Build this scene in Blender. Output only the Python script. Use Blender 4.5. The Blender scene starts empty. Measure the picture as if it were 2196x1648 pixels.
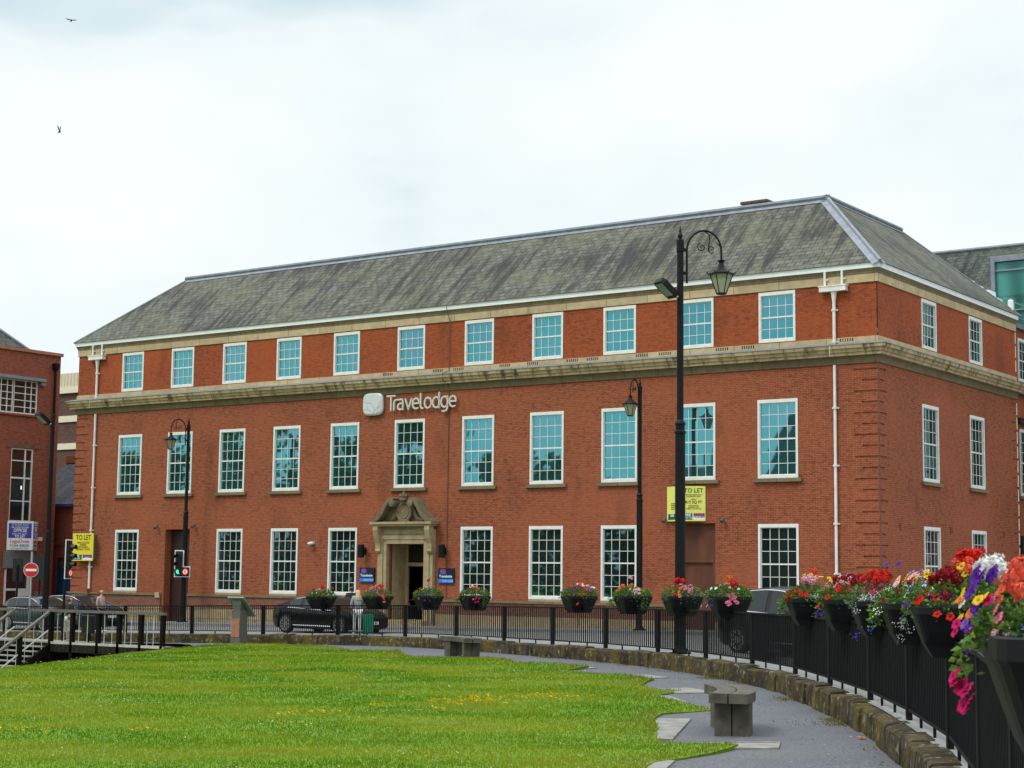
import bpy, bmesh, math, random
import numpy as np
from mathutils import Vector, Matrix, Euler, noise as mnoise
from mathutils.geometry import delaunay_2d_cdt
random.seed(7); rng = np.random.default_rng(7)
C = bpy.context.scene.collection
SC = bpy.context.scene
R = math.radians
# ------------------------------------------------------------------ camera
cam = bpy.data.objects.new('camera', bpy.data.cameras.new('camera')); C.objects.link(cam)
cam.data.sensor_width = 36; cam.data.lens = 59.84; cam.data.sensor_fit = 'HORIZONTAL'
cam.data.clip_start = .1; cam.data.clip_end = 3000
CP = Vector((24.26, -57.253, 2.15))
yaw, pitch, roll = -0.6129, 0.1120, 0.0113
fw = Vector((math.sin(yaw)*math.cos(pitch), math.cos(yaw)*math.cos(pitch), math.sin(pitch)))
rt = Vector((math.cos(yaw), -math.sin(yaw), 0)); up = rt.cross(fw)
rt2 = rt*math.cos(roll)+up*math.sin(roll); up2 = -rt*math.sin(roll)+up*math.cos(roll)
cam.matrix_world = Matrix(((rt2.x, up2.x, -fw.x, CP.x), (rt2.y, up2.y, -fw.y, CP.y), (rt2.z, up2.z, -fw.z, CP.z), (0, 0, 0, 1)))
cam.data.dof.use_dof = True; cam.data.dof.focus_distance = 48; cam.data.dof.aperture_fstop = 13
SC.camera = cam
def in_view(x, y, z, m=1.05):
    d = Vector((x, y, z))-CP; f = d.dot(fw)
    if f < 1: return False
    return abs(d.dot(rt2)/f) < .301*m and abs(d.dot(up2)/f) < .2258*m
# ------------------------------------------------------------------ world, sun, exposure
SUN_EL, SUN_AZ = R(52), R(205)      # azimuth clockwise from +Y
w = bpy.data.worlds.new('World'); SC.world = w; w.use_nodes = True
nt = w.node_tree; nt.nodes.clear(); N = nt.nodes; L = nt.links
out = N.new('ShaderNodeOutputWorld'); bg = N.new('ShaderNodeBackground'); bg.inputs[1].default_value = .1
sky = N.new('ShaderNodeTexSky'); sky.sky_type = 'NISHITA'; sky.sun_disc = False
sky.sun_elevation = SUN_EL; sky.sun_rotation = SUN_AZ
tc = N.new('ShaderNodeTexCoord'); mp = N.new('ShaderNodeMapping'); mp.inputs['Scale'].default_value = (1.0, 1.0, 2.4); mp.inputs['Location'].default_value = (.3, .1, .2)
nz = N.new('ShaderNodeTexNoise'); nz.inputs['Scale'].default_value = 3.1; nz.inputs['Detail'].default_value = 4.5; nz.inputs['Roughness'].default_value = .5
rp = N.new('ShaderNodeValToRGB')
e = rp.color_ramp.elements
e[0].position = .38; e[0].color = (6.7, 8.1, 8.8, 1); e[1].position = .62; e[1].color = (10.1, 10.5, 10.6, 1)
x = e.new(.48); x.color = (9.1, 10.0, 10.2, 1)
sep = N.new('ShaderNodeSeparateXYZ')
mr = N.new('ShaderNodeMapRange'); mr.inputs[1].default_value = .36; mr.inputs[2].default_value = .95; mr.inputs[3].default_value = 1.0; mr.inputs[4].default_value = 2.5
mul = N.new('ShaderNodeVectorMath'); mul.operation = 'SCALE'
mix = N.new('ShaderNodeMixRGB'); mix.inputs[0].default_value = .94
L.new(tc.outputs['Generated'], mp.inputs[0]); L.new(mp.outputs[0], nz.inputs[0]); L.new(nz.outputs[0], rp.inputs[0])
L.new(tc.outputs['Generated'], sep.inputs[0]); L.new(sep.outputs[2], mr.inputs[0])
L.new(rp.outputs[0], mul.inputs[0]); L.new(mr.outputs[0], mul.inputs['Scale'])
L.new(sky.outputs[0], mix.inputs[1]); L.new(mul.outputs[0], mix.inputs[2]); L.new(mix.outputs[0], bg.inputs[0]); L.new(bg.outputs[0], out.inputs[0])
sl = bpy.data.lights.new('sun', 'SUN'); sl.energy = 1.5; sl.angle = R(16); sl.color = (1, .96, .9)
so = bpy.data.objects.new('sun', sl); C.objects.link(so)
sd = Vector((math.sin(SUN_AZ)*math.cos(SUN_EL), math.cos(SUN_AZ)*math.cos(SUN_EL), math.sin(SUN_EL)))
so.rotation_euler = sd.to_track_quat('Z', 'Y').to_euler()
SC.view_settings.view_transform = 'Standard'; SC.view_settings.look = 'None'; SC.view_settings.exposure = 0; SC.view_settings.gamma = 1
SC.cycles.max_bounces = 6; SC.cycles.use_denoising = True
# ------------------------------------------------------------------ materials
class NT:
    def __init__(s, name):
        s.m = bpy.data.materials.new(name); s.m.use_nodes = True; s.t = s.m.node_tree; s.b = s.t.nodes['Principled BSDF']; s.uvn = None
    def n(s, typ, **kw):
        o = s.t.nodes.new(typ)
        for k, v in kw.items():
            if k.startswith('_'): setattr(o, k[1:], v)
            else: o.inputs[k.replace('__', ' ')].default_value = v
        return o
    def l(s, a, b): s.t.links.new(a, b)
    def uv(s, scale=(1, 1, 1)):
        t = s.n('ShaderNodeUVMap'); m = s.n('ShaderNodeMapping'); m.inputs['Scale'].default_value = scale; s.l(t.outputs[0], m.inputs[0]); return m.outputs[0]
    def pos(s, scale=(1, 1, 1), obj=False):
        if obj: t = s.n('ShaderNodeTexCoord'); o = t.outputs['Object']
        else: t = s.n('ShaderNodeNewGeometry'); o = t.outputs['Position']
        m = s.n('ShaderNodeMapping'); m.inputs['Scale'].default_value = scale; s.l(o, m.inputs[0]); return m.outputs[0]
    def noise(s, vec, scale=1, detail=4, rough=.55):
        n = s.n('ShaderNodeTexNoise', Scale=scale, Detail=detail, Roughness=rough); s.l(vec, n.inputs['Vector']); return n.outputs[0]
    def ramp(s, fac, stops):
        r = s.n('ShaderNodeValToRGB'); el = r.color_ramp.elements
        while len(el) < len(stops): el.new(.5)
        for q, (p, c) in zip(el, stops): q.position = p; q.color = (*c, 1) if len(c) == 3 else c
        s.l(fac, r.inputs[0]); return r.outputs[0]
    def mix(s, fac, a, b, typ='MIX'):
        m = s.n('ShaderNodeMixRGB', _blend_type=typ)
        for i, v in ((0, fac), (1, a), (2, b)):
            if hasattr(v, 'is_linked') or hasattr(v, 'links'): s.l(v, m.inputs[i])
            elif i == 0: m.inputs[0].default_value = v
            else: m.inputs[i].default_value = (*v, 1)
        return m.outputs[0]
    def bump(s, h, strength=.3, dist=.02):
        b = s.n('ShaderNodeBump', Strength=strength, Distance=dist); s.l(h, b.inputs['Height']); s.l(b.outputs[0], s.b.inputs['Normal'])
    def col(s, c):
        if isinstance(c, tuple): s.b.inputs['Base Color'].default_value = (*c, 1)
        else: s.l(c, s.b.inputs['Base Color'])
    def set(s, rough=.7, metal=0, spec=None):
        s.b.inputs['Roughness'].default_value = rough; s.b.inputs['Metallic'].default_value = metal
        if spec is not None: s.b.inputs['Specular IOR Level'].default_value = spec
def plain(name, c, rough=.6, metal=0, var=.18, scale=6, spec=None):
    s = NT(name); s.set(rough, metal, spec)
    n = s.noise(s.pos(obj=True), scale, 5)
    s.col(s.ramp(n, [(.3, tuple(v*(1-var) for v in c)), (.7, tuple(min(1, v*(1+var)) for v in c))])); return s.m
def brick(name, c, mortar, dark, warm, bw=.225, bh=.068):
    s = NT(name); s.set(.88, spec=.25)
    u = s.uv()
    b = s.n('ShaderNodeTexBrick', Scale=1, Mortar__Size=.0085, Mortar__Smooth=.2, Bias=-.3, Brick__Width=bw, Row__Height=bh, Color1=(*c, 1), Color2=(*[v*.7 for v in c], 1), Mortar=(*mortar, 1)); s.l(u, b.inputs['Vector'])
    n1 = s.noise(s.uv((4.2, 9, 1)), 1.0, 6, .75)
    c1 = s.mix(s.ramp(n1, [(.46, (0, 0, 0)), (.64, (.9,)*3)]), b.outputs[0], tuple(v*.48 for v in c))
    n2 = s.noise(s.uv((.22, .35, 1)), 1.0, 4, .6)
    c2 = s.mix(s.ramp(n2, [(.42, (0, 0, 0)), (.68, (.6,)*3)]), c1, warm)
    n3 = s.noise(s.uv((.5, .22, 1)), 1.3, 6, .65)
    c3 = s.mix(s.ramp(n3, [(.54, (0, 0, 0)), (.80, (.75,)*3)]), c2, dark)
    n4 = s.noise(s.uv((4.5, 14, 1)), 1.0, 2, .5)
    c4 = s.mix(s.ramp(n4, [(.55, (0, 0, 0)), (.75, (.35,)*3)]), c3, tuple(min(1, v*1.5+.02) for v in c))
    s.col(c4); s.bump(b.outputs[1], -.25, .01); return s.m
M = {}
M['brick'] = brick('red_brick', (.265, .060, .023), (.34, .165, .095), (.10, .036, .022), (.34, .096, .042))
M['brick_top'] = brick('orange_brick', (.305, .056, .017), (.30, .12, .055), (.085, .028, .014), (.365, .080, .022))
M['brick_left'] = brick('dark_red_brick', (.25, .055, .028), (.30, .15, .10), (.11, .03, .02), (.29, .075, .04))
M['brick_brown'] = brick('brown_brick', (.10, .052, .042), (.20, .15, .12), (.05, .03, .028), (.15, .08, .06))
M['brick_plinth'] = brick('plinth_brick', (.19, .065, .042), (.22, .15, .11), (.08, .04, .03), (.22, .10, .07))
def stone(name, c, stain, amt=.5, joint=1.2, jh=9, th=(.5, .72)):
    s = NT(name); s.set(.85, spec=.2)
    n = s.noise(s.uv((1, 1.5, 1)), 2.2, 6, .6); n2 = s.noise(s.uv((2.2, .8, 1)), 1.1, 6, .65)
    a = s.ramp(n, [(.3, tuple(v*.82 for v in c)), (.7, tuple(v*1.15 for v in c))])
    b = s.mix(s.ramp(n2, [(th[0], (0, 0, 0)), (th[1], (amt,)*3)]), a, stain)
    if joint:
        k = s.n('ShaderNodeTexBrick', Scale=1, Mortar__Size=.012, Brick__Width=joint, Row__Height=jh, Color1=(1, 1, 1, 1), Color2=(.82, .82, .82, 1), Mortar=(.35, .33, .3, 1)); s.l(s.uv(), k.inputs['Vector'])
        b = s.mix(1, b, k.outputs[0], 'MULTIPLY')
    s.col(b); s.bump(n, .2, .02); return s.m
M['stone'] = stone('sandstone', (.40, .31, .175), (.17, .13, .08), .5)
M['stone_band'] = stone('sandstone_band', (.50, .39, .235), (.27, .205, .13), .4, 1.9)
M['stone_dirty'] = stone('weathered_cornice_stone', (.47, .36, .205), (.06, .05, .032), .97, 1.5, 9, (.49, .64))
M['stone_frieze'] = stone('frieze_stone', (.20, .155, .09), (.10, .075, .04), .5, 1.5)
M['stone_door'] = stone('doorway_stone', (.37, .29, .165), (.16, .125, .075), .6, 0)
M['stone_black'] = stone('soot_stained_stone', (.16, .135, .085), (.05, .045, .032), .8, 0)
M['white'] = plain('white_paint', (.70, .70, .66), .5, var=.08)
M['fascia'] = plain('white_fascia', (.84, .85, .86), .45, var=.05, scale=2)
M['cream'] = plain('cream_render', (.72, .67, .50), .7, var=.08)
M['cream_clad'] = plain('cream_cladding', (.62, .56, .40), .6, var=.08)
M['lead'] = plain('lead_flashing', (.20, .225, .26), .55, .1, .2, 3)
M['lead_dark'] = plain('lead_ridge', (.15, .175, .21), .55, .1, .2, 3)
M['black'] = plain('black_gloss_paint', (.012, .012, .014), .38, var=.3)
M['black_rail'] = plain('black_railing_paint', (.005, .005, .006), .55, var=.3, spec=.16)
M['iron'] = plain('black_iron', (.006, .006, .007), .5, var=.3, spec=.18)
M['tub'] = plain('black_plastic', (.006, .0065, .008), .55, var=.2, spec=.2)
M['tub_near'] = M['tub']
M['pipe'] = plain('white_pipe_paint', (.72, .70, .66), .5, var=.12, scale=3)
M['rust'] = plain('rusty_pipe', (.16, .055, .02), .8, var=.5, scale=9)
M['dark'] = plain('dark_opening', (.010, .009, .009), .8)
M['wood_board'] = None
s = NT('brown_boarding'); s.set(.6); n = s.noise(s.uv((1.2, .5, 1)), 1.6, 6, .6)
s.col(s.ramp(n, [(.3, (.055, .018, .008)), (.7, (.15, .042, .014))])); M['wood_board'] = s.m
M['door_dark'] = plain('dark_brown_door', (.028, .010, .007), .5, var=.3)
M['blue_door'] = plain('blue_paint', (.008, .06, .13), .45)
M['blue_pipe'] = plain('blue_pipe_paint', (.02, .05, .22), .5)
M['grey_metal'] = plain('grey_metal', (.22, .25, .26), .4, .3, .1)
M['galv'] = plain('galvanised_steel', (.42, .44, .45), .4, .5, .12)
M['baluster'] = plain('pale_metal_rod', (.62, .62, .62), .4, .3, .1)
M['timber'] = plain('weathered_handrail_timber', (.12, .105, .085), .8, var=.35, scale=14)
M['timber_dark'] = plain('dark_timber', (.007, .006, .006), .85, var=.4, scale=9, spec=.1)
M['deck'] = plain('pale_worn_deck', (.26, .245, .22), .8, var=.3, scale=5)
M['skirt'] = plain('dark_deck_boards', (.022, .019, .016), .9, var=.4, scale=9, spec=.1)
M['yellow'] = plain('yellow_board', (.66, .56, .025), .55, var=.04)
M['yellow_pale'] = plain('pale_yellow_board', (.70, .72, .14), .55, var=.04)
M['ink'] = plain('dark_ink', (.03, .028, .01), .6)
M['white_board'] = plain('white_board', (.76, .78, .82), .5, var=.04)
M['blue_ink'] = plain('blue_ink', (.035, .035, .33), .5, var=.1)
M['red_ink'] = plain('red_ink', (.55, .04, .05), .5)
M['grey_ink'] = plain('grey_ink', (.06, .08, .10), .5)
M['navy'] = plain('navy_sign', (.006, .012, .035), .35)
M['sky_blue'] = plain('bright_blue_sign', (.02, .20, .68), .35)
M['green_logo'] = plain('dark_green_panel', (.0, .09, .06), .5)
M['purple'] = plain('purple_panel', (.11, .03, .17), .5)
M['pale_txt'] = plain('pale_lettering', (.70, .80, .80), .5, var=.03)
M['letter'] = plain('cream_sign_letters', (.54, .535, .47), .4, var=.04)
M['cushion'] = plain('pale_grey_sign', (.56, .58, .58), .4, var=.04)
M['sign_line'] = plain('grey_sign_line', (.36, .38, .39), .5)
M['red_sign'] = plain('red_road_sign', (.55, .012, .015), .4)
M['redstone'] = plain('red_sandstone_panel', (.34, .135, .085), .8, var=.2, scale=8)
M['conc'] = plain('grey_concrete', (.075, .067, .05), .85, var=.45, scale=5)
M['conc_pale'] = plain('pale_paving', (.21, .20, .175), .85, var=.35, scale=4)
M['slab'] = plain('pale_grey_panel', (.19, .19, .20), .5, var=.1)
M['pave'] = plain('pavement_grey', (.21, .21, .205), .85, var=.12, scale=1.5)
M['kerb'] = plain('kerb_granite', (.33, .32, .30), .8, var=.15)
M['brass'] = plain('aged_copper', (.20, .10, .05), .4, .7)
M['cable'] = plain('grey_cable', (.07, .055, .045), .6)
M['skin'] = plain('skin', (.50, .27, .18), .55, var=.05)
M['blond'] = plain('blonde_hair', (.62, .47, .27), .6, var=.2, scale=20)
M['brown_hair'] = plain('brown_hair', (.10, .055, .03), .6, var=.3, scale=20)
M['red_hair'] = plain('dark_red_wool', (.20, .022, .014), .8, var=.25, scale=20)
M['black_hair'] = plain('black_hair', (.012, .010, .010), .5)
M['cloth_white'] = plain('white_cloth', (.66, .66, .63), .85, var=.1)
M['cloth_grey'] = plain('grey_cloth', (.28, .30, .32), .85, var=.15)
M['cloth_dark'] = plain('dark_cloth', (.016, .017, .022), .85)
M['cloth_beige'] = plain('beige_cloth', (.52, .47, .40), .85)
M['suitcase'] = plain('green_plastic', (.0, .23, .13), .35)
M['tyre'] = plain('tyre_rubber', (.014, .014, .014), .8)
M['rim'] = plain('alloy_rim', (.45, .46, .47), .3, .8)
M['chrome'] = plain('chrome_trim', (.75, .76, .78), .15, 1, .03)
M['led'] = plain('lamp_glass_panel', (.20, .24, .22), .25)
M['plate'] = plain('number_plate', (.75, .75, .72), .5, var=.03)
M['bird'] = plain('grey_feathers', (.05, .05, .07), .7)
M['signal_black'] = plain('signal_black', (.010, .010, .012), .5)
M['bin'] = plain('black_bin', (.012, .012, .013), .5)
def carpaint(name, c):
    s = NT(name); s.set(.22, 0, .25); s.col(c); s.b.inputs['Coat Weight'].default_value = .22; s.b.inputs['Coat Roughness'].default_value = .05
    return s.m
M['car_black'] = carpaint('black_car_paint', (.003, .0035, .005)); M['car_teal'] = carpaint('dark_teal_car_paint', (.035, .055, .062)); M['car_grey'] = carpaint('dark_grey_car_paint', (.02, .022, .028))
M['car_navy'] = carpaint('dark_blue_car_paint', (.014, .02, .035))
M['car_glass'] = plain('car_glass', (.016, .021, .025), .05, 0, .1, spec=.42)
M['head'] = plain('headlamp_glass', (.75, .78, .8), .15, .3, .05)
M['tail'] = plain('tail_lamp_red', (.25, .012, .01), .25)
def emit(name, c, st):
    s = NT(name); s.col(tuple(v*.3 for v in c)); s.b.inputs['Emission Color'].default_value = (*c, 1); s.b.inputs['Emission Strength'].default_value = st; return s.m
M['green_light'] = emit('green_signal_light', (.05, .9, .5), 1.3); M['red_light'] = emit('red_signal_ring', (.62, .02, .02), .9); M['white_light'] = emit('white_signal_symbol', (.95, .72, .68), .75)
M['pane_glow'] = emit('lamp_reflection_glow', (1, .97, .9), 1.2)  # glow for the painted lamp reflection on the office pane
s = NT('lantern_glass'); s.set(.25); s.col((.42, .42, .26)); s.b.inputs['Transmission Weight'].default_value = .35; s.b.inputs['Alpha'].default_value = .9; M['lantern'] = s.m
# window glass: solar film that mirrors the sky with a teal tint over dim curtains
def glass(name, tint, inner, rough=.02, mixf=.62, fold=9):
    s = NT(name); s.t.nodes.remove(s.b); o = s.t.nodes['Material Output']
    g = s.n('ShaderNodeBsdfGlossy', Roughness=rough); s.l(s.mix(s.ramp(s.noise(s.pos((.45, .45, .5)), 1.0, 2), [(.42, (0,)*3), (.62, (1,)*3)]), tint, (min(1, tint[0]*1.5), tint[1]*.98, tint[2]*1.06)), g.inputs['Color']); d = s.n('ShaderNodeBsdfDiffuse')
    wv = s.n('ShaderNodeTexWave', Scale=1.0, Distortion=2.5, Detail=2); wv.bands_direction = 'X'; s.l(s.pos((fold, fold, .15), obj=True), wv.inputs[0])
    oi = s.n('ShaderNodeObjectInfo')
    mv = s.n('ShaderNodeMath', _operation='MULTIPLY'); s.l(wv.outputs[1], mv.inputs[0]); s.l(oi.outputs['Random'], mv.inputs[1])
    s.l(s.ramp(mv.outputs[0], [(0, tuple(v*.55 for v in inner)), (1, tuple(v*1.6 for v in inner))]), d.inputs[0])
    m = s.n('ShaderNodeMixShader', Fac=mixf); s.l(d.outputs[0], m.inputs[1]); s.l(g.outputs[0], m.inputs[2]); s.l(m.outputs[0], o.inputs[0]); return s.m
M['glass'] = glass('teal_window_glass', (.125, .53, .59), (.03, .095, .095))
M['glass_dark'] = glass('dark_window_glass', (.13, .32, .33), (.026, .045, .042), mixf=.6)
M['glass_side'] = glass('green_window_glass', (.16, .30, .30), (.03, .07, .07), mixf=.5)
M['glass_office'] = glass('office_window_glass', (.35, .38, .38), (.03, .035, .035), mixf=.3)
M['glass_teal_box'] = glass('green_glazing', (.08, .25, .23), (.06, .22, .18), mixf=.3, fold=.2)
# slates
def slate(name, c, dk, green=.0, bw=.34, bh=.25, str_=1.0):
    s = NT(name); s.set(.75, spec=.2); u = s.uv()
    b = s.n('ShaderNodeTexBrick', Scale=1, Mortar__Size=.024, Mortar__Smooth=.3, Bias=0, Brick__Width=bw, Row__Height=bh, Color1=(*[v*1.3 for v in c], 1), Color2=(*[v*.62 for v in c], 1), Mortar=(*[v*.15 for v in c], 1)); s.l(u, b.inputs['Vector'])
    n1 = s.noise(s.uv((1.5, 4, 1)), 1, 5, .7); a = s.mix(s.ramp(n1, [(.40, (.0,)*3), (.68, (.6,)*3)]), b.outputs[0], (c[0]*1.75, c[1]*1.72, c[2]*1.55))
    n3 = s.noise(s.uv((.25, .5, 1)), 1.0, 4, .6)
    a = s.mix(s.ramp(n3, [(.45, (0, 0, 0)), (.65, (.45,)*3)]), a, (c[0]*1.25, c[1]*1.25, c[2]*.75))
    n2 = s.noise(s.uv((2.4, .26, 1)), 1.0, 7, .72); n4 = s.noise(s.uv((.16, .30, 1)), 1.0, 3, .5)
    st = s.n('ShaderNodeMath', _operation='MULTIPLY_ADD'); s.l(n4, st.inputs[0]); st.inputs[1].default_value = .55; s.l(n2, st.inputs[2])
    a = s.mix(s.ramp(st.outputs[0], [(.735, (0, 0, 0)), (.88, (.9*str_,)*3)]), a, dk)
    # the shadowed lower edge of every course
    sp = s.n('ShaderNodeSeparateXYZ'); s.l(u, sp.inputs[0]); dv = s.n('ShaderNodeMath', _operation='DIVIDE'); dv.inputs[1].default_value = bh; s.l(sp.outputs[1], dv.inputs[0])
    fr = s.n('ShaderNodeMath', _operation='FRACT'); s.l(dv.outputs[0], fr.inputs[0])
    s.col(a); s.bump(fr.outputs[0], -.8, .06); return s.m
M['slate'] = slate('grey_green_slate', (.104, .106, .090), (.030, .027, .029))
M['slate_dark'] = slate('dark_slate', (.062, .072, .064), (.018, .019, .02))
M['slate_blue'] = slate('purple_slate', (.085, .085, .10), (.05, .05, .06), bw=.3, bh=.2)
# ground surfaces
s = NT('asphalt'); s.set(.85); n = s.noise(s.pos(), 1.2, 6, .6); n2 = s.noise(s.pos(), 60, 2)
s.col(s.mix(.35, s.ramp(n, [(.3, (.14, .14, .14)), (.7, (.20, .20, .197))]), s.ramp(n2, [(.3, (.09,)*3), (.7, (.28,)*3)]))); M['road'] = s.m
s = NT('blue_grey_gravel'); s.set(.9, spec=.15); n = s.noise(s.pos(), .8, 6, .6); n2 = s.noise(s.pos(), 30, 4, .7); n3 = s.noise(s.pos(), 150, 1)
a = s.mix(.62, s.ramp(n, [(.3, (.082, .084, .104)), (.7, (.128, .131, .158))]), s.ramp(n2, [(.32, (.03, .031, .035)), (.68, (.21, .214, .23))]))
a = s.mix(s.ramp(n3, [(.66, (0,)*3), (.72, (.6,)*3)]), a, (.45, .45, .47))
n4 = s.noise(s.pos(), .35, 5, .6); a = s.mix(s.ramp(n4, [(.55, (0,)*3), (.75, (.35,)*3)]), a, (.16, .15, .11))
s.col(a); s.bump(n2, .5, .015); M['gravel'] = s.m
s = NT('lawn_soil_grass'); s.set(.9, spec=.1); n = s.noise(s.pos(), .45, 6, .6); n2 = s.noise(s.pos(), 9, 5, .6); n5 = s.noise(s.pos((.35, 1.2, 1)), .8, 4)
a = s.mix(.5, s.ramp(n, [(.3, (.075, .165, .008)), (.55, (.125, .215, .010)), (.75, (.19, .225, .018))]), s.ramp(n2, [(.3, (.075, .145, .010)), (.7, (.16, .225, .022))]))
a = s.mix(s.ramp(n5, [(.58, (0,)*3), (.68, (.5,)*3)]), a, (.04, .12, .012)); s.col(a); s.bump(n2, .6, .05); M['lawn'] = s.m
def vcol(name, rough=.6, trans=0, spec=.2):
    s = NT(name); s.set(rough, spec=spec); a = s.n('ShaderNodeVertexColor'); a.layer_name = 'Col'; s.l(a.outputs[0], s.b.inputs['Base Color'])
    if trans:
        t = s.n('ShaderNodeBsdfTranslucent'); s.l(a.outputs[0], t.inputs[0]); mx = s.n('ShaderNodeMixShader', Fac=trans); o = s.t.nodes['Material Output']
        s.l(s.b.outputs[0], mx.inputs[1]); s.l(t.outputs[0], mx.inputs[2]); s.l(mx.outputs[0], o.inputs[0])
    return s.m
M['blade'] = vcol('grass_blades', .9, .4, .03); M['leaf'] = vcol('leaves', .5, .3); M['petal'] = vcol('petals', .6, .25, .1); M['bark'] = plain('bark', (.05, .04, .03), .9)
s = NT('mossy_sandstone_blocks'); s.set(.92, spec=.1); n = s.noise(s.pos(), 2.6, 6, .6); n2 = s.noise(s.pos(), 7, 5, .6); n3 = s.noise(s.pos((1, 1, .4)), 1.2, 5, .6)
a = s.ramp(n, [(.3, (.020, .016, .011)), (.5, (.048, .038, .024)), (.70, (.10, .08, .053))])
a = s.mix(s.ramp(n3, [(.48, (0,)*3), (.64, (.75,)*3)]), a, (.125, .098, .014))
a = s.mix(s.ramp(n2, [(.58, (0,)*3), (.66, (.65,)*3)]), a, (.30, .28, .20)); n6 = s.noise(s.pos(), 1.1, 4)
a = s.mix(s.ramp(n6, [(.52, (0,)*3), (.7, (.7,)*3)]), a, (.03, .024, .017)); s.col(a); s.bump(n2, 1.0, .05); M['wallstone'] = s.m
# ------------------------------------------------------------------ mesh builder
class MB:
    def __init__(s): s.v = []; s.f = []; s.m = []
    def add(s, vs, fs, mi=0):
        o = len(s.v); s.v += [tuple(p) for p in vs]; s.f += [tuple(i+o for i in f) for f in fs]; s.m += [mi]*len(fs); return s
    def box(s, x0, x1, y0, y1, z0, z1, mi=0, T=None):
        v = [(x0, y0, z0), (x1, y0, z0), (x1, y1, z0), (x0, y1, z0), (x0, y0, z1), (x1, y0, z1), (x1, y1, z1), (x0, y1, z1)]
        if T is not None: v = [T @ Vector(p) for p in v]
        return s.add(v, [(0, 3, 2, 1), (4, 5, 6, 7), (0, 1, 5, 4), (1, 2, 6, 5), (2, 3, 7, 6), (3, 0, 4, 7)], mi)
    def tube(s, pts, r, n=8, mi=0, cap=True):
        pts = [Vector(p) for p in pts]; rs = r if isinstance(r, (list, tuple)) else [r]*len(pts)
        rings = []; prev = None
        for i, p in enumerate(pts):
            t = (pts[min(i+1, len(pts)-1)]-pts[max(i-1, 0)]).normalized()
            if prev is None:
                a = Vector((0, 0, 1)) if abs(t.z) < .9 else Vector((1, 0, 0)); u = t.cross(a).normalized()
            else: u = (prev-t*prev.dot(t)).normalized()
            prev = u; b = t.cross(u)
            rings.append([p+(u*math.cos(2*math.pi*k/n)+b*math.sin(2*math.pi*k/n))*rs[i] for k in range(n)])
        vs = [q for r_ in rings for q in r_]; fs = []
        for i in range(len(pts)-1):
            for k in range(n): a = i*n+k; b2 = i*n+(k+1) % n; fs.append((a, b2, b2+n, a+n))
        if cap: fs.append(tuple(range(n))[::-1]); fs.append(tuple((len(pts)-1)*n+k for k in range(n)))
        return s.add(vs, fs, mi)
    def lathe(s, prof, o=(0, 0, 0), n=12, mi=0, T=None):
        vs = []; fs = []
        for (r, z) in prof:
            for k in range(n):
                a = 2*math.pi*(k+.5)/n; p = Vector((o[0]+r*math.cos(a), o[1]+r*math.sin(a), o[2]+z)); vs.append(T @ p if T is not None else p)
        for i in range(len(prof)-1):
            for k in range(n): a = i*n+k; b = i*n+(k+1) % n; fs.append((a, b, b+n, a+n))
        fs.append(tuple(range(n))[::-1]); fs.append(tuple((len(prof)-1)*n+k for k in range(n)))
        return s.add(vs, fs, mi)
    def prism(s, poly, d0, d1, fn, mi=0):
        n = len(poly); vs = [fn(a, b, d0) for a, b in poly]+[fn(a, b, d1) for a, b in poly]
        fs = [tuple(range(n)), tuple(range(2*n-1, n-1, -1))]+[(i, i+n, (i+1) % n+n, (i+1) % n) for i in range(n)]
        return s.add(vs, fs, mi)
    def ball(s, c, r, n=10, mi=0, sc=(1, 1, 1)):
        pr = []; m = max(4, n//2)
        vs = []; fs = []
        for i in range(m+1):
            t = math.pi*i/m
            for k in range(n): a = 2*math.pi*k/n; vs.append((c[0]+r*sc[0]*math.sin(t)*math.cos(a), c[1]+r*sc[1]*math.sin(t)*math.sin(a), c[2]-r*sc[2]*math.cos(t)))
        for i in range(m):
            for k in range(n): a = i*n+k; b = i*n+(k+1) % n; fs.append((a, b, b+n, a+n))
        return s.add(vs, fs, mi)
    def mesh(s, name, mats, smooth=False):
        me = bpy.data.meshes.new(name); me.from_pydata(s.v, [], s.f)
        for m in (mats if isinstance(mats, (list, tuple)) else [mats]): me.materials.append(m)
        if any(s.m): me.polygons.foreach_set('material_index', s.m)
        if smooth: me.polygons.foreach_set('use_smooth', [True]*len(s.f))
        me.update(); boxuv(me); return me
def boxuv(me):
    n = len(me.loops)
    if not n: return
    co = np.empty(len(me.vertices)*3); me.vertices.foreach_get('co', co); co = co.reshape(-1, 3)
    li = np.empty(n, int); me.loops.foreach_get('vertex_index', li)
    np_ = len(me.polygons); pn = np.empty(np_*3); me.polygons.foreach_get('normal', pn); pn = np.abs(pn.reshape(-1, 3))
    lt = np.empty(np_, int); me.polygons.foreach_get('loop_total', lt); ln = np.repeat(pn, lt, 0); p = co[li]
    top = (ln[:, 2] > .92); xf = (~top) & (ln[:, 0] > ln[:, 1])
    u = np.where(top, p[:, 0], np.where(xf, p[:, 1], p[:, 0])); v = np.where(top, p[:, 1], p[:, 2])
    uv = me.uv_layers.new(name='UVMap'); uv.data.foreach_set('uv', np.c_[u, v].ravel())
ORG = {}
def link(name, me, parent=None, loc=None):
    o = bpy.data.objects.new(name, me); C.objects.link(o)
    if parent is not None:
        o.parent = parent
        if loc is None and parent.name in ORG: loc = -ORG[parent.name]
    if loc is not None: o.location = loc
    return o
def obj(name, mb, mats, parent=None, loc=None, smooth=False): return link(name, mb.mesh(name, mats, smooth), parent, loc)
def tag(o, label=None, cat=None, group=None, kind=None):
    if label: o['label'] = label
    if cat: o['category'] = cat
    if group: o['group'] = group
    if kind: o['kind'] = kind
    return o
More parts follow.
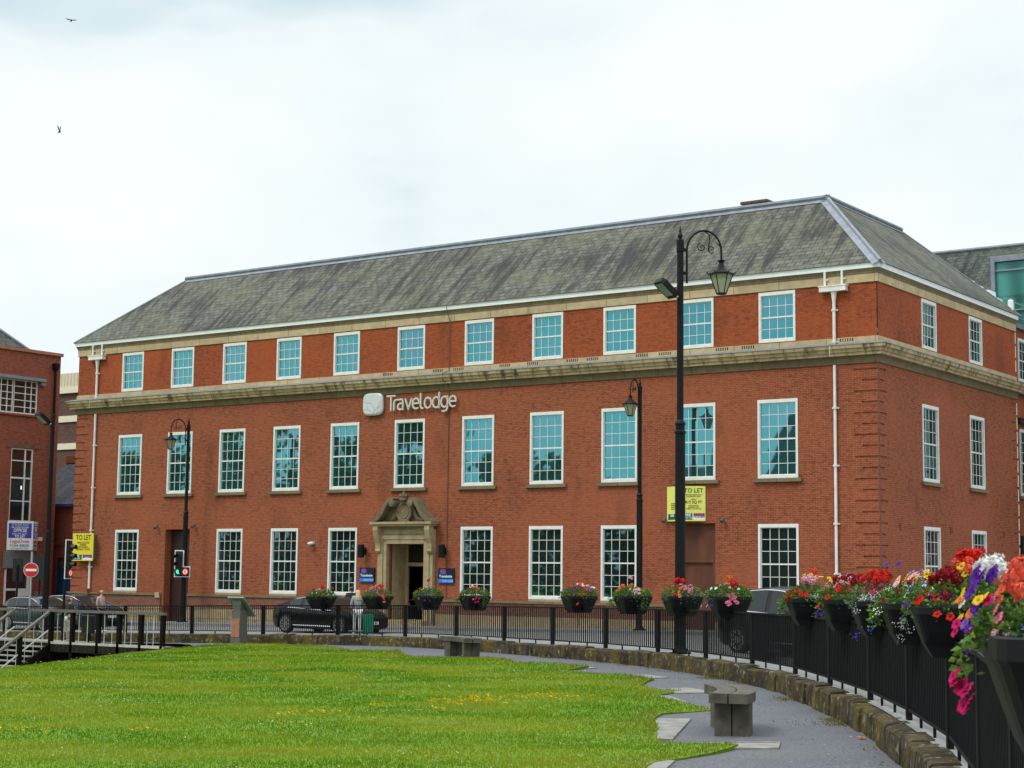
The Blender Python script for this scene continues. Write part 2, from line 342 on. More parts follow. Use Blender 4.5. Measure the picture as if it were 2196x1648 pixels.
def thing(name, label, cat, loc=(0, 0, 0), rz=0, group=None, world=False):
    o = bpy.data.objects.new(name, None); C.objects.link(o); o.location = loc; o.rotation_euler = (0, 0, rz); o.empty_display_size = .2
    tag(o, label, cat, group)
    if world: ORG[o.name] = Vector(loc)
    return o
def dup(root, loc=None, rz=None, label=None, group=None):
    def rec(o, par):
        c = o.copy(); C.objects.link(c)
        if par is not None: c.parent = par
        for ch in kids.get(o.name, []): rec(ch, c)
        return c
    kids = {}
    for o in C.objects:
        if o.parent: kids.setdefault(o.parent.name, []).append(o)
    r = rec(root, None)
    if loc is not None: r.location = loc
    if rz is not None: r.rotation_euler = (0, 0, rz)
    if label: r['label'] = label
    if group: r['group'] = group
    return r
def text_mesh(body, size, ext=.004, align='CENTER', bold=0.0, sx=1.0):
    cu = bpy.data.curves.new('txt', 'FONT'); cu.body = body; cu.size = size; cu.extrude = ext; cu.align_x = align; cu.align_y = 'CENTER'; cu.offset = bold; cu.resolution_u = 3
    o = bpy.data.objects.new('txt', cu); C.objects.link(o); o.scale.x = sx
    dg = bpy.context.evaluated_depsgraph_get(); me = bpy.data.meshes.new_from_object(o.evaluated_get(dg)); bpy.data.objects.remove(o); bpy.data.curves.remove(cu)
    if sx != 1: me.transform(Matrix.Diagonal((sx, 1, 1, 1)))
    return me
def text(name, body, size, m, parent, mat4, ext=.004, align='CENTER', bold=0.0, sx=1.0):
    me = text_mesh(body, size, ext, align, bold, sx); me.transform(mat4); me.materials.clear(); me.materials.append(m); return link(name, me, parent)
def face_mat(o, ux, uz=Vector((0, 0, 1))):   # text plane: x along ux, y along uz
    ux = Vector(ux).normalized(); uz = Vector(uz).normalized(); n = ux.cross(uz)
    return Matrix(((ux.x, uz.x, n.x, o[0]), (ux.y, uz.y, n.y, o[1]), (ux.z, uz.z, n.z, o[2]), (0, 0, 0, 1)))
# ------------------------------------------------------------------ terrain
def sm(t): t = max(0, min(1, t)); return t*t*(3-2*t)
def G(x, y): return .301+.021*max(-60, min(45, x))+.005*max(-80, min(30, y))
def Fh(x): return .275+.013*max(-60, min(40, x))
def base(x, y): t = sm((y+9.5)/8.5); return (1-t)*(G(x, y)-.1)+t*(Fh(x)-.1)
CT = [(-150, -8.9), (-90, -8.9), (-55, -8.9), (-33, -8.9), (-22.4, -8.8), (-18.2, -8.75), (-14, -9.4), (-9.7, -11.4), (-6.86, -13.05), (-3.95, -14.9), (-.79, -17.0), (1.85, -19.0), (4.5, -21.4), (6.94, -23.9), (9.4, -26.75), (11.7, -30.05), (14.05, -33.6), (16.1, -37.1), (18.4, -41.5), (20.7, -46.9), (22.9, -52.1), (25.1, -57.3), (27.5, -63), (31, -72), (40, -95)]
def catmull(P, n=14):
    P = [Vector((*p, 0)) for p in P]; o = []
    for i in range(len(P)-1):
        p0 = P[max(i-1, 0)]; p1 = P[i]; p2 = P[i+1]; p3 = P[min(i+2, len(P)-1)]
        for k in range(n):
            t = k/n; o.append(.5*((2*p1)+(p2-p0)*t+(2*p0-5*p1+4*p2-p3)*t*t+(3*p1-p0-3*p2+p3)*t**3))
    o.append(P[-1]); return o
CV = catmull(CT); CS = [0]
for a, b in zip(CV, CV[1:]): CS.append(CS[-1]+(b-a).length)
CSa = np.array(CS); CVx = np.array([p.x for p in CV]); CVy = np.array([p.y for p in CV])
def cp(s): return Vector((float(np.interp(s, CSa, CVx)), float(np.interp(s, CSa, CVy)), 0))
def ctan(s): return (cp(s+.4)-cp(s-.4)).normalized()
def s_at(x, y): i = int(np.argmin((CVx-x)**2+(CVy-y)**2)); return CS[i]
S0 = s_at(-3.95, -14.9)
def off(s, d): t = ctan(s); p = cp(s); return Vector((p.x-t.y*d, p.y+t.x*d, 0))    # +d = street side
def strip(name, ss, offs, zf, m, kind='structure', smooth=True):
    mb = MB(); vs = []; k = len(offs)
    for s in ss:
        for j, d in enumerate(offs):
            dd = d(s) if callable(d) else d; p = off(s, dd); vs.append((p.x, p.y, zf(p.x, p.y, j)))
    fs = [(i*k+j, i*k+j+1, (i+1)*k+j+1, (i+1)*k+j) for i in range(len(ss)-1) for j in range(k-1)]
    fs = [f[::-1] for f in fs]
    mb.add(vs, fs); o = obj(name, mb, m, smooth=smooth); tag(o, kind=kind); return o
sr = list(np.arange(20, CS[-1]-4, 1.5))
strip('road', sr, [1.6, 3, 5, 8, 12, 18, 26, 40, 70, 150], lambda x, y, j: base(x, y)-(0.0), M['road'])
strip('park_pavement', sr, [-.12, .5, 1.48], lambda x, y, j: G(x, y)-.004*j-.01, M['pave'])
strip('pavement_kerb', sr, [1.48, 1.484, 1.62, 1.624], lambda x, y, j: (G(x, y)-.012-.0, G(x, y)+.0, G(x, y)-.002, base(x, y)-.05)[j], M['kerb'], smooth=False)
def path_in(s): x = cp(s).x; return -(1.25+4.6*sm((x+25)/7))
strip('path', list(np.arange(s_at(-40, -8.9), CS[-1]-12, 1.0)), [lambda s: path_in(s), lambda s: path_in(s)*.6, -.6, -.25], lambda x, y, j: G(x, y)-.36, M['gravel'])
# far ground so that the view and the reflections never run out
mb = MB(); mb.add([(-900, -900, -4.2), (900, -900, -4.2), (900, 900, -4.2), (-900, 900, -4.2)], [(0, 1, 2, 3)]); tag(obj('ground', mb, M['lawn']), kind='structure')
# ---- hotel pavement
mb = MB(); xs = np.arange(-52, 4.01, 2)
for i in range(len(xs)-1):
    for (y0, y1) in ((-2.6, -.3), (-.3, 5)):
        a, b = xs[i], xs[i+1]; mb.add([(a, y0, Fh(a)), (b, y0, Fh(b)), (b, y1, Fh(b)), (a, y1, Fh(a))], [(0, 1, 2, 3)])
    mb.add([(a, -2.6, Fh(a)-.3), (b, -2.6, Fh(b)-.3), (b, -2.6, Fh(b)), (a, -2.6, Fh(a))], [(0, 1, 2, 3)])
mb.add([(4, -2.6, Fh(4)-.3), (4, 60, Fh(4)-.3), (4, 60, Fh(4)), (4, -2.6, Fh(4))], [(0, 1, 2, 3)]); mb.add([(0, 5, Fh(4)), (4, 5, Fh(4)), (4, 60, Fh(4)), (0, 60, Fh(4))], [(0, 1, 2, 3)])
tag(obj('hotel_pavement', mb, M['pave']), kind='structure')
# ------------------------------------------------------------------ lawn
LE = [(-25.4, -9.6), (-22.6, -10.0), (-20.2, -10.2), (-18.1, -10.6), (-15.4, -12.0), (-12.7, -13.6), (-10.9, -13.5), (-9.5, -15.0), (-7.9, -16.7), (-6.9, -17.0), (-5.2, -16.7), (-3.9, -17.4), (-2.1, -19.5), (.1, -20.4), (1.2, -21.0), (1.5, -22.6), (2.8, -23.5), (4.1, -23.8), (5.4, -25.0), (6.2, -26.9), (7.1, -27.9), (7.9, -28.2), (8.2, -29.5), (8.6, -30.3), (10.3, -31.9), (10.9, -32.4), (10.6, -33.6), (10.9, -34.4), (11.9, -36.0), (12.8, -37.6), (13.2, -38.0), (14.2, -37.9), (14.4, -38.9), (14.3, -40.2), (15.3, -42.4), (16.6, -45.5), (19, -51.5), (22.5, -60)]
LP = LE+[(18, -75), (-20, -80), (-70, -60), (-60, -30), (-46, -19), (-31.6, -10.9)]
BK = [(-26.2, -6), (-24.6, -10.6), (-21, -17.5), (-16.9, -24.9), (-12.5, -33), (-8, -42), (-3, -60), (0, -85)]
def bank_d(x, y):   # distance on the arena side of the crest line
    best = 1e9; sg = 1
    for (ax, ay), (bx, by) in zip(BK, BK[1:]):
        dx, dy = bx-ax, by-ay; t = max(0, min(1, ((x-ax)*dx+(y-ay)*dy)/(dx*dx+dy*dy))); px, py = x-ax-t*dx, y-ay-t*dy; d = math.hypot(px, py)
        if d < best: best = d; sg = 1 if dx*(y-ay)-dy*(x-ax) < 0 else -1
    return best*sg
def lawn_z(x, y):
    b = bank_d(x, y); z = G(x, y)-.315
    z += .05*mnoise.noise(Vector((x*.22, y*.22, 0)))+.02*mnoise.noise(Vector((x*.9, y*.9, 3)))
    if b > -3: z -= .045*(max(0, b+3))**2 if b < 2 else 1.125+.5*(b-2)
    return max(z, -4.1)
pts = []; edges = []
def dens(P, st):
    o = []
    for a, b in zip(P, P[1:]+P[:1]):
        n = max(1, int(math.dist(a, b)/st))
        o += [(a[0]+(b[0]-a[0])*k/n, a[1]+(b[1]-a[1])*k/n) for k in range(n)]
    return o
def inpoly(x, y, P):
    c = False; j = len(P)-1
    for i in range(len(P)):
        if (P[i][1] > y) != (P[j][1] > y) and x < (P[j][0]-P[i][0])*(y-P[i][1])/(P[j][1]-P[i][1])+P[i][0]: c = not c
        j = i
    return c
bp = dens(LP, .5)
bp = [(x+.07*mnoise.noise(Vector((x*1.7, y*1.7, 9))), y+.07*mnoise.noise(Vector((x*1.7, y*1.7, 5)))) for x, y in bp]
edges = [(i, (i+1) % len(bp)) for i in range(len(bp))]
pts = [Vector(p) for p in bp]
gx = -60
while gx < 24:
    gy = -80
    while gy < -9:
        st = .6 if gx > -30 and gy > -45 else 2.4
        if inpoly(gx, gy, LP): pts.append(Vector((gx+random.uniform(-.1, .1), gy+random.uniform(-.1, .1))))
        gy += st
    gx += .6 if gx > -30 else 2.4
v2, e2, f2, *_ = delaunay_2d_cdt(pts, edges, [], 1, 1e-4)
mb = MB(); mb.add([(p.x, p.y, lawn_z(p.x, p.y)) for p in v2], [tuple(f) for f in f2])
# skirt so the turf edge has a thickness
nb = len(bp); o0 = len(mb.v)
mb.add([(x, y, lawn_z(x, y)) for x, y in bp]+[(x, y, lawn_z(x, y)-.25) for x, y in bp], [(i, (i+1) % nb, (i+1) % nb+nb, i+nb) for i in range(nb)])
tag(obj('lawn', mb, M['lawn'], smooth=True), kind='structure')
print('lawn ok')
def blades_mesh(name, P, H, W, col, m):
    n = len(P); a = rng.uniform(0, 2*np.pi, n); lean = rng.uniform(.0, .6, n)*H; b = rng.uniform(0, 2*np.pi, n)
    v = np.empty((n, 3, 3)); dx = np.cos(a)*W/2; dy = np.sin(a)*W/2
    v[:, 0] = P+np.c_[-dx, -dy, np.zeros(n)]; v[:, 1] = P+np.c_[dx, dy, np.zeros(n)]; v[:, 2] = P+np.c_[lean*np.cos(b), lean*np.sin(b), H]
    return tris(name, v, np.repeat(col, 3, 0), m)
def tris(name, v, col, m, k=3):
    n = len(v); me = bpy.data.meshes.new(name); me.vertices.add(n*k); me.vertices.foreach_set('co', v.reshape(-1)); me.loops.add(n*k); me.loops.foreach_set('vertex_index', np.arange(n*k, dtype=np.int32)); me.polygons.add(n); me.polygons.foreach_set('loop_start', np.arange(0, n*k, k, dtype=np.int32)); me.polygons.foreach_set('loop_total', np.full(n, k, dtype=np.int32))
    ca = me.color_attributes.new('Col', 'FLOAT_COLOR', 'POINT'); ca.data.foreach_set('color', np.c_[col, np.ones(len(col))].astype(np.float32).ravel()); me.materials.append(m); me.update(); me.validate(); return me
P = []; D = []
NB = 290000
# sample the visible lawn, denser close to the camera
cand = 0
zg = {}
def lz(x, y):     # cheap height lookup
    i, j = int(math.floor(x*2)), int(math.floor(y*2)); u = x*2-i; t = y*2-j; q = 0
    for a, wa in ((0, 1-u), (1, u)):
        for b, wb in ((0, 1-t), (1, t)):
            k = (i+a, j+b)
            if k not in zg: zg[k] = (lawn_z(k[0]/2, k[1]/2), bank_d(k[0]/2, k[1]/2), inpoly(k[0]/2, k[1]/2, LP))
            q += zg[k][0]*wa*wb
    return q, zg[(i, j)][1]
while len(P) < NB and cand < NB*9:
    cand += 1
    d = 11+54*random.random()**1.3; az = yaw+(random.uniform(-.31, .31) if random.random() < .72 else random.uniform(-.62, .42)); x = CP.x+math.sin(az)*d; y = CP.y+math.cos(az)*d
    z, b = lz(x, y)
    if b > 9.0 or not inpoly(x, y, LP): continue
    if not in_view(x, y, z, 1.9): continue
    P.append((x, y, z-.01)); D.append(d)
P = np.array(P); D = np.array(D); n = len(P)
pn = np.array([mnoise.noise(Vector((p[0]*.35, p[1]*.5, 0))) for p in P]); pn2 = np.array([mnoise.noise(Vector((p[0]*1.6, p[1]*1.6, 4))) for p in P])
t = np.clip(.5+1.25*pn+.4*pn2+rng.normal(0, .13, n), 0, 1)[:, None]
col = (1-t)*np.array([.072, .195, .006])+t*np.array([.265, .30, .018])
dry = (np.clip(pn*1.5-.2+rng.normal(0, .25, n), 0, 1) > .55)[:, None]; col = np.where(dry, col*.5+np.array([.13, .105, .03]), col)
edge_d = np.array([min((p[0]-a)**2+(p[1]-b)**2 for a, b in bp[:190:2]) for p in P])**.5
ed = np.clip(1-edge_d/.85, 0, 1)[:, None]*rng.uniform(.2, 1.1, (n, 1)).clip(0, 1); col = col*(1-.85*ed)+.85*ed*np.array([.25, .175, .05])
H = (.022+.018*rng.random(n)+.022*np.clip(pn2, 0, 1))*(1+.010*D)*(1+.5*np.clip(1-edge_d/.5, 0, 1)); W = .005+.00042*D
lawn_me = blades_mesh('grass', P, H, W, col, M['blade']); tag(link('grass', lawn_me), 'short green grass of the sloping lawn in front of the path', 'grass', kind='stuff')
# clover and yellow flowers in the turf
def dots(name, pts, r, cols, label, cat):
    n = len(pts); k = 6; a = np.arange(k)*2*np.pi/k
    v = np.empty((n, k, 3)); rr = (r*rng.uniform(.7, 1.3, n))[:, None]; pts = np.array(pts); tx = rng.uniform(-.5, .5, (n, 1)); ty = rng.uniform(-.8, .1, (n, 1))
    v[:, :, 0] = pts[:, :1]+rr*np.cos(a); v[:, :, 1] = pts[:, 1:2]+rr*np.sin(a); v[:, :, 2] = pts[:, 2:]+rr*(tx*np.cos(a)+ty*np.sin(a))
    me = tris(name, v, np.repeat(cols, k, 0), M['petal'], k); tag(link(name, me), label, cat, kind='stuff')
W_ = []; i = 0
while len(W_) < 5600 and i < 400000:
    i += 1; q = P[random.randrange(n)]; f = mnoise.noise(Vector((q[0]*.5, q[1]*.9, 21)))+.5*mnoise.noise(Vector((q[0]*1.7, q[1]*1.7, 2)))
    if f+random.uniform(-.35, .35) > .22: W_.append((q[0]+random.uniform(-.15, .15), q[1]+random.uniform(-.15, .15), q[2]+.05+.05*random.random()))
W_ = np.array(W_); dist = np.hypot(W_[:, 0]-CP.x, W_[:, 1]-CP.y)
dots('clover_flowers', W_, (.006+.00019*dist), np.tile([[.55, .60, .42]], (len(W_), 1))*rng.uniform(.6, 1.15, (len(W_), 1)), 'tiny white clover flowers scattered over the lawn', 'flowers')
Y_ = []
def gpx(px, py, o=-.31):   # used only to find where on the lawn the yellow patch grows
    d = rt2*((px-1098)/3650.5)-up2*((py-824)/3650.5)+fw; t = (.301+o+.021*CP.x+.005*CP.y-CP.z)/(d.z-.021*d.x-.005*d.y); return CP+d*t
for (cx, cy, sx, sy, cnt) in ((1140, 1502, 70, 5, 60), (1040, 1508, 45, 6, 110), (985, 1512, 30, 7, 40), (940, 1509, 22, 4, 25), (815, 1519, 20, 3, 22), (690, 1533, 45, 5, 30), (610, 1541, 20, 3, 10), (930, 1530, 40, 6, 14), (1200, 1504, 40, 6, 24), (640, 1560, 60, 6, 12), (60, 1575, 60, 5, 16), (300, 1572, 40, 6, 12)):
    for _ in range(cnt):
        q = gpx(random.gauss(cx, sx*.6), random.gauss(cy, sy*.6)); z, b = lz(q.x, q.y); Y_.append((q.x, q.y, z+.06+.04*random.random()))
dots('yellow_flowers', Y_, .022, np.tile([[.80, .50, .012]], (len(Y_), 1))*rng.uniform(.75, 1.1, (len(Y_), 1)), 'small yellow wild flowers in a drift across the middle of the lawn', 'flowers')
# weeds along the wall foot
P2 = []
for _ in range(16000):
    s = random.uniform(s_at(-8, -12.4), s_at(20.7, -46.9)); f = mnoise.noise(Vector((s*.55, 0, 1)))
    if f+random.uniform(-.12, .12) < .14: continue
    d = -.36-abs(random.gauss(0, .16)) if random.random() < .9 else -.36-random.uniform(0, 1.1); p = off(s, d); P2.append((p.x, p.y, G(p.x, p.y)-.365))
P2 = np.array(P2); n2_ = len(P2); t = rng.random((n2_, 1)); c2 = (1-t)*np.array([.10, .13, .012])+t*np.array([.24, .19, .03])
tag(link('weeds', blades_mesh('weeds', P2, .012+.03*rng.random(n2_), np.full(n2_, .018), c2, M['blade'])), 'yellowish weeds growing along the foot of the low stone wall', 'weeds', kind='stuff')
pp = []
for _ in range(170):
    s = random.uniform(s_at(-8, -12.4), s_at(20.7, -46.9)); d = -.45-abs(random.gauss(0, .9)); d = max(d, -3.0); p = off(s, d); pp.append((p.x, p.y, G(p.x, p.y)-.353))
dots('fallen_petals', pp, .016, np.tile([[.55, .53, .50]], (len(pp), 1))*rng.uniform(.5, 1.1, (len(pp), 1)), 'pale fallen petals and bits scattered on the gravel path', 'petals')
print('grass', n)
# ------------------------------------------------------------------ the low stone wall
mb = MB(); s = s_at(-60, -8.9); r2 = random.Random(3)
while s < CS[-1]-16:
    Lb = r2.uniform(.8, 1.9); a, b = s, s+Lb-.012; inn = -.34+r2.uniform(-.03, .03); top = r2.uniform(-.03, .03); tilt = r2.uniform(-.02, .02); k = 5
    prof = [(-.02, -.55), (-.02, -.03), (-.06, -.0), (-.2, .0), (inn+.03, -.008), (inn+.004, -.035), (inn-.008, -.2), (inn-.012, -.55)]
    vs = []
    for i in range(k+1):
        t = a+(b-a)*i/k; e_ = .006 if i in (0, k) else 0
        for (d, z) in prof:
            p = off(t, d*(1)); zz = G(p.x, p.y)+z+(top if z > -.5 else 0)+tilt*(i/k-.5)-e_*(z > -.15)
            j = .013*mnoise.noise(Vector((t*2.1, d*9, z*5)))+.010*mnoise.noise(Vector((t*9, d*20, z*11)))
            q = off(t, d+j+(e_ if d < -.2 else 0)); vs.append((q.x, q.y, zz+j*.8*(z > -.5)))
    m_ = len(prof); fs = [(i*m_+j, (i+1)*m_+j, (i+1)*m_+j+1, i*m_+j+1) for i in range(k) for j in range(m_-1)]+[tuple(range(m_)), tuple(k*m_+j for j in range(m_))[::-1]]
    mb.add(vs, fs); s += Lb
tag(obj('stone_edging_wall', mb, M['wallstone'], smooth=False), 'low curving wall of mossy brown sandstone blocks below the black railings', 'wall')
# ------------------------------------------------------------------ guard rails
def rail_meshes(Lp, nb, fine):
    out = {}
    mb = MB(); mb.box(-.032, .032, -.032, .032, -.02, 1.1); out['post'] = mb.mesh('post', M['black_rail'])
    mb = MB(); mb.box(-Lp/2+.02, Lp/2-.02, -.03, .03, 1.06, 1.1); out['top_rail'] = mb.mesh('top_rail', M['black_rail'])
    if fine: mb = MB(); mb.box(-Lp/2+.03, Lp/2-.03, -.018, .018, .95, .975); out['upper_rail'] = mb.mesh('upper_rail', M['black_rail'])
    mb = MB(); mb.box(-Lp/2+.03, Lp/2-.03, -.02, .02, .10, .13); out['bottom_rail'] = mb.mesh('bottom_rail', M['black_rail'])
    mb = MB(); r = .0095 if fine else .0135
    for i in range(nb): x = -Lp/2+.06+(Lp-.12)*(i+1)/(nb+1); mb.box(x-r, x+r, -r, r, .12, 1.07)
    out['infill_bars'] = mb.mesh('infill_bars', M['black_rail'])
    mb = MB(); mb.box(-.016, .016, -.016, .016, -.02, .11); out['foot'] = mb.mesh('foot', M['black_rail'])
    return out
LPN = 3.78
RM = {0: rail_meshes(LPN, 24, False), 1: rail_meshes(LPN, 36, True)}
def panel(i):
    a = S0+i*LPN; b = a+LPN; fine = 1 if a < s_at(-14.6, -9.2) else 0
    pa, pb = cp(a), cp(b); za, zb = G(pa.x, pa.y), G(pb.x, pb.y); c = (pa+pb)/2; Lc = (pb-pa).length
    t = thing('guard_rail_panel', 'black railing panel with close thin bars, in the straight run on the left' if fine else 'black railing panel with upright bars, in the run curving along the wall', 'railing', (c.x, c.y, (za+zb)/2), math.atan2(pb.y-pa.y, pb.x-pa.x), 'close barred railing panels by the steps' if fine else 'railing panels along the curved wall')
    t.rotation_euler = (0, -math.atan2(zb-za, Lc), math.atan2(pb.y-pa.y, pb.x-pa.x)); f = Lc/LPN
    m = RM[fine]
    for nm in ('top_rail', 'upper_rail', 'bottom_rail', 'infill_bars'):
        if nm in m: o = link(nm, m[nm], t); o.scale.x = f
    for sx in (-1, 1): link('post', m['post'], t, (sx*(Lc/2-.05), 0, 0))
    for sx in (-1, 1): link('foot', m['foot'], t, (sx*Lc/6, 0, 0))
    return t, c, a
PAN = {}
i0 = int((s_at(-37, -8.9)-S0)/LPN)-1; i1 = int((s_at(25.1, -57.3)-S0)/LPN)+1
for i in range(i0, i1): PAN[i] = panel(i)
# ------------------------------------------------------------------ hotel
HX0, HX1, HD = -42.75, .08, 14.95
XK = [-38.775, -35.32, -31.883, -28.461, -25.008, -21.346, -17.7, -14.238, -10.792, -7.336, -3.905]
HW, HWT = .8215, .7535; SY = [4.935, 10.008]
ZT, ZM, ZG = (10.93, 12.84), (5.842, 8.785), (1.209, 4.156)
hotel = thing('hotel', 'long three storey red brick hotel with white sash windows, stone cornice and hipped slate roof', 'building', (-21, 4, Fh(-21)), world=True)
def wall_mesh(mb, fr, u0, u1, z0, z1, holes, depth=.14, mi=0):
    us = sorted({u0, u1, *[h[0] for h in holes], *[h[1] for h in holes]}); zs = sorted({z0, z1, *[h[2] for h in holes], *[h[3] for h in holes]})
    us = [u for u in us if u0 <= u <= u1]; zs = [z for z in zs if z0 <= z <= z1]
    for i in range(len(us)-1):
        run = None
        for j in range(len(zs)-1):
            uc, zc = (us[i]+us[i+1])/2, (zs[j]+zs[j+1])/2
            inside = any(h[0] < uc < h[1] and h[2] < zc < h[3] for h in holes)
            if inside:
                if run is not None: mb.add([fr(us[i], run, 0), fr(us[i+1], run, 0), fr(us[i+1], zs[j], 0), fr(us[i], zs[j], 0)], [(0, 1, 2, 3)], mi); run = None
            elif run is None: run = zs[j]
        if run is not None: mb.add([fr(us[i], run, 0), fr(us[i+1], run, 0), fr(us[i+1], zs[-1], 0), fr(us[i], zs[-1], 0)], [(0, 1, 2, 3)], mi)
    for h in holes:
        a, b, c, d = h[:4]; dp = h[4] if len(h) > 4 else depth; bk = len(h) > 5 and h[5]
        v = [fr(a, c, 0), fr(b, c, 0), fr(b, d, 0), fr(a, d, 0), fr(a, c, dp), fr(b, c, dp), fr(b, d, dp), fr(a, d, dp)]
        mb.add(v, [(0, 1, 5, 4), (1, 2, 6, 5), (2, 3, 7, 6), (3, 0, 4, 7)]+([(4, 5, 6, 7)] if bk else []), mi)
front = lambda u, z, d: (u, d, z)
side = lambda u, z, d: (HX1-d, u, z)
gro = []
for k in range(22):
    z = 9.70-.396*k
    if z > 1.2: gro.append((z, k % 2))
ln_f = (.92, .64); ln_s = (.70, .47)
DX0, DX1 = -36.13, -34.5      # side door
BX0, BX1 = -8.14, -6.53       # boarded door
EX0, EX1 = -22.36, -20.32      # main entrance
hf = []
for k, x in enumerate(XK):
    hf.append((x-HW, x+HW, *ZM))
    if k not in (1, 5, 9): hf.append((x-HW, x+HW, *ZG))
hf += [(DX0, DX1, -.6, 4.15, .55, 1), (BX0, BX1, -.6, 4.2, .35, 1), (EX0, EX1, -.6, 3.44, .2)]
for z, k in gro: hf += [(HX1-ln_f[k], HX1, z-.035, z+.03, .035, 1), (HX0, HX0+ln_f[k], z-.035, z+.03, .035, 1)]
mb = MB(); wall_mesh(mb, front, HX0, HX1, -.8, 10.0, hf)
hs = []
for y in SY: hs += [(y-HW, y+HW, *ZM), (y-HW, y+HW, *ZG)]
for y in (1.83, 6.96, 12.99): hs += [(y-.12, y-.03, 3.95, 4.2, .1, 1), (y+.03, y+.12, 3.95, 4.2, .1, 1)]
for z, k in gro: hs += [(0, ln_s[k], z-.035, z+.03, .035, 1), (HD-ln_s[k], HD, z-.035, z+.03, .035, 1)]
wall_mesh(mb, side, 0, HD, -.8, 10.0, hs)
mb.add([(HX0, 0, -.8), (HX0, HD, -.8), (HX0, HD, 13.3), (HX0, 0, 13.3)], [(0, 1, 2, 3)]); mb.add([(HX0, HD, -.8), (HX1, HD, -.8), (HX1, HD, 13.3), (HX0, HD, 13.3)], [(0, 1, 2, 3)])
obj('wall', mb, M['brick'], hotel)
mb = MB(); wall_mesh(mb, front, HX0+.02, HX1-.02, 10.0, 13.3, [(x-HWT, x+HWT, *ZT) for x in XK]); wall_mesh(mb, side, 0.02, HD, 10.0, 13.3, [(y-HWT, y+HWT, *ZT) for y in SY])
o = obj('upper_wall', mb, M['brick_top'], hotel); o['label'] = 'upper storey wall of brighter orange brick'
def sweep(prof, name, m, x0=HX0, x1=HX1, yd=HD, left=True, closed=True, slopes=False):
    # profile (projection, z) carried along left return, front and side with mitred corners
    mb = MB(); n = len(prof); path = [lambda p: (x0-p, 3.0), lambda p: (x0-p, -p), lambda p: (x1+p, -p), lambda p: (x1+p, yd)]
    vs = []
    for f in path:
        for p, z in prof: q = f(p); vs.append((q[0], q[1], z))
    fs = [(i*n+j, (i+1)*n+j, (i+1)*n+(j+1) % n, i*n+(j+1) % n) for i in range(3) for j in range(n)]
    fs += [tuple(range(n)), tuple(3*n+j for j in range(n))[::-1]]
    mb.add(vs, fs); return obj(name, mb, m, hotel)
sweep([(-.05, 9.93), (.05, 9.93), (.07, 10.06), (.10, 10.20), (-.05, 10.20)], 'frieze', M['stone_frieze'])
sweep([(-.05, 10.204), (.27, 10.204), (.28, 10.30), (.33, 10.32), (.36, 10.43), (.42, 10.45), (.44, 10.57), (-.05, 10.57)], 'cornice', M['stone_dirty'])
sweep([(-.02, 10.574), (.46, 10.574), (.46, 10.60), (.05, 10.70), (-.02, 10.70)], 'lead_flashing', M['lead'])
sweep([(-.02, 10.704), (.035, 10.704), (.035, 10.90), (-.02, 10.90)], 'stone_course', M['stone_band'])
sweep([(-.02, 12.88), (.05, 12.88), (.05, 13.19), (-.02, 13.19)], 'eaves_stone_band', M['stone_band'])
sweep([(-.02, 13.194), (.07, 13.194), (.075, 13.25), (.10, 13.30), (.12, 13.37), (-.02, 13.37)], 'eaves_moulding', M['stone_frieze'])
sweep([(-.3, 13.374), (.15, 13.374), (.17, 13.56), (-.3, 13.56)], 'gutter_fascia', M['fascia'])
mb = MB()
for vx in (-22.6, -19.85, -18.75, -16.35, -14.95, -13.0, -12.05, -9.75, -8.7, -6.2, -5.1, -1.1):
    for k in range(6): mb.box(vx-.27+k*.095, vx-.27+k*.095+.045, -.038, -.03, 10.75, 10.87)
obj('vent_slots', mb, M['dark'], hotel)
# plinth with door gaps
def fseg(mb, y0, z0, z1, gaps, pr):
    xs = [HX0-pr]+[g for ga in gaps for g in ga]+[HX1+pr]
    for a, b in zip(xs[::2], xs[1::2]): mb.box(a, b, -pr, .0, z0, z1)
    mb.box(HX1, HX1+pr, .0, HD, z0, z1)
gp_ = [(DX0-.15, DX1+.05), (-22.95, -19.75), (BX0, BX1)]
mb = MB(); fseg(mb, 0, .5, 1.02, gp_, .07); obj('plinth', mb, M['brick_plinth'], hotel)
mb = MB(); fseg(mb, 0, 1.024, 1.12, gp_, .13); obj('plinth_ledge', mb, M['stone_frieze'], hotel)
mb = MB(); fseg(mb, 0, -.8, .496, gp_, .10); obj('stone_base', mb, M['stone'], hotel)
mb = MB(); mb.box(DX0-.45, DX0-.152, -.14, .02, .9, 1.17); mb.box(-36.6, DX0-.152, -.13, .0, -.5, .42); obj('door_jamb_block', mb, M['stone'], hotel)
# ---- roof
ov, ins, zr, ze = .22, 3.51, 17.0, 13.56
yb = HD
def slope(mb, a, b, c, d, uvm):
    mb.add([a, b, c, d], [(0, 1, 2, 3)]); uvm.append((a, b, c, d))
rq = []; mb = MB()
A = (HX0-ov, -ov, ze); B = (HX1+ov, -ov, ze); Cc = (HX1+ov, yb+.2, ze); Dd = (HX0-ov, yb+.2, ze)
a_ = (HX0+ins+.4, ins, zr); b_ = (HX1-ins, ins, zr); c_ = (HX1-ins, yb-4.1, zr); d_ = (HX0+ins+.4, yb-4.1, zr)
for q in ((A, B, b_, a_), (B, Cc, c_, b_), (Cc, Dd, d_, c_), (Dd, A, a_, d_)): slope(mb, *q, rq)
me = mb.mesh('roof', M['slate']); uvl = me.uv_layers['UVMap'].data
for p in me.polygons:
    q = [Vector(me.vertices[i].co) for i in p.vertices]; ux = (q[1]-q[0]).normalized(); nn = p.normal; uy = nn.cross(ux).normalized()
    if uy.z < 0: uy = -uy
    for li, vi in zip(p.loop_indices, p.vertices): d = Vector(me.vertices[vi].co)-q[0]; uvl[li].uv = (d.dot(ux), d.dot(uy))
roof = link('roof', me, hotel)
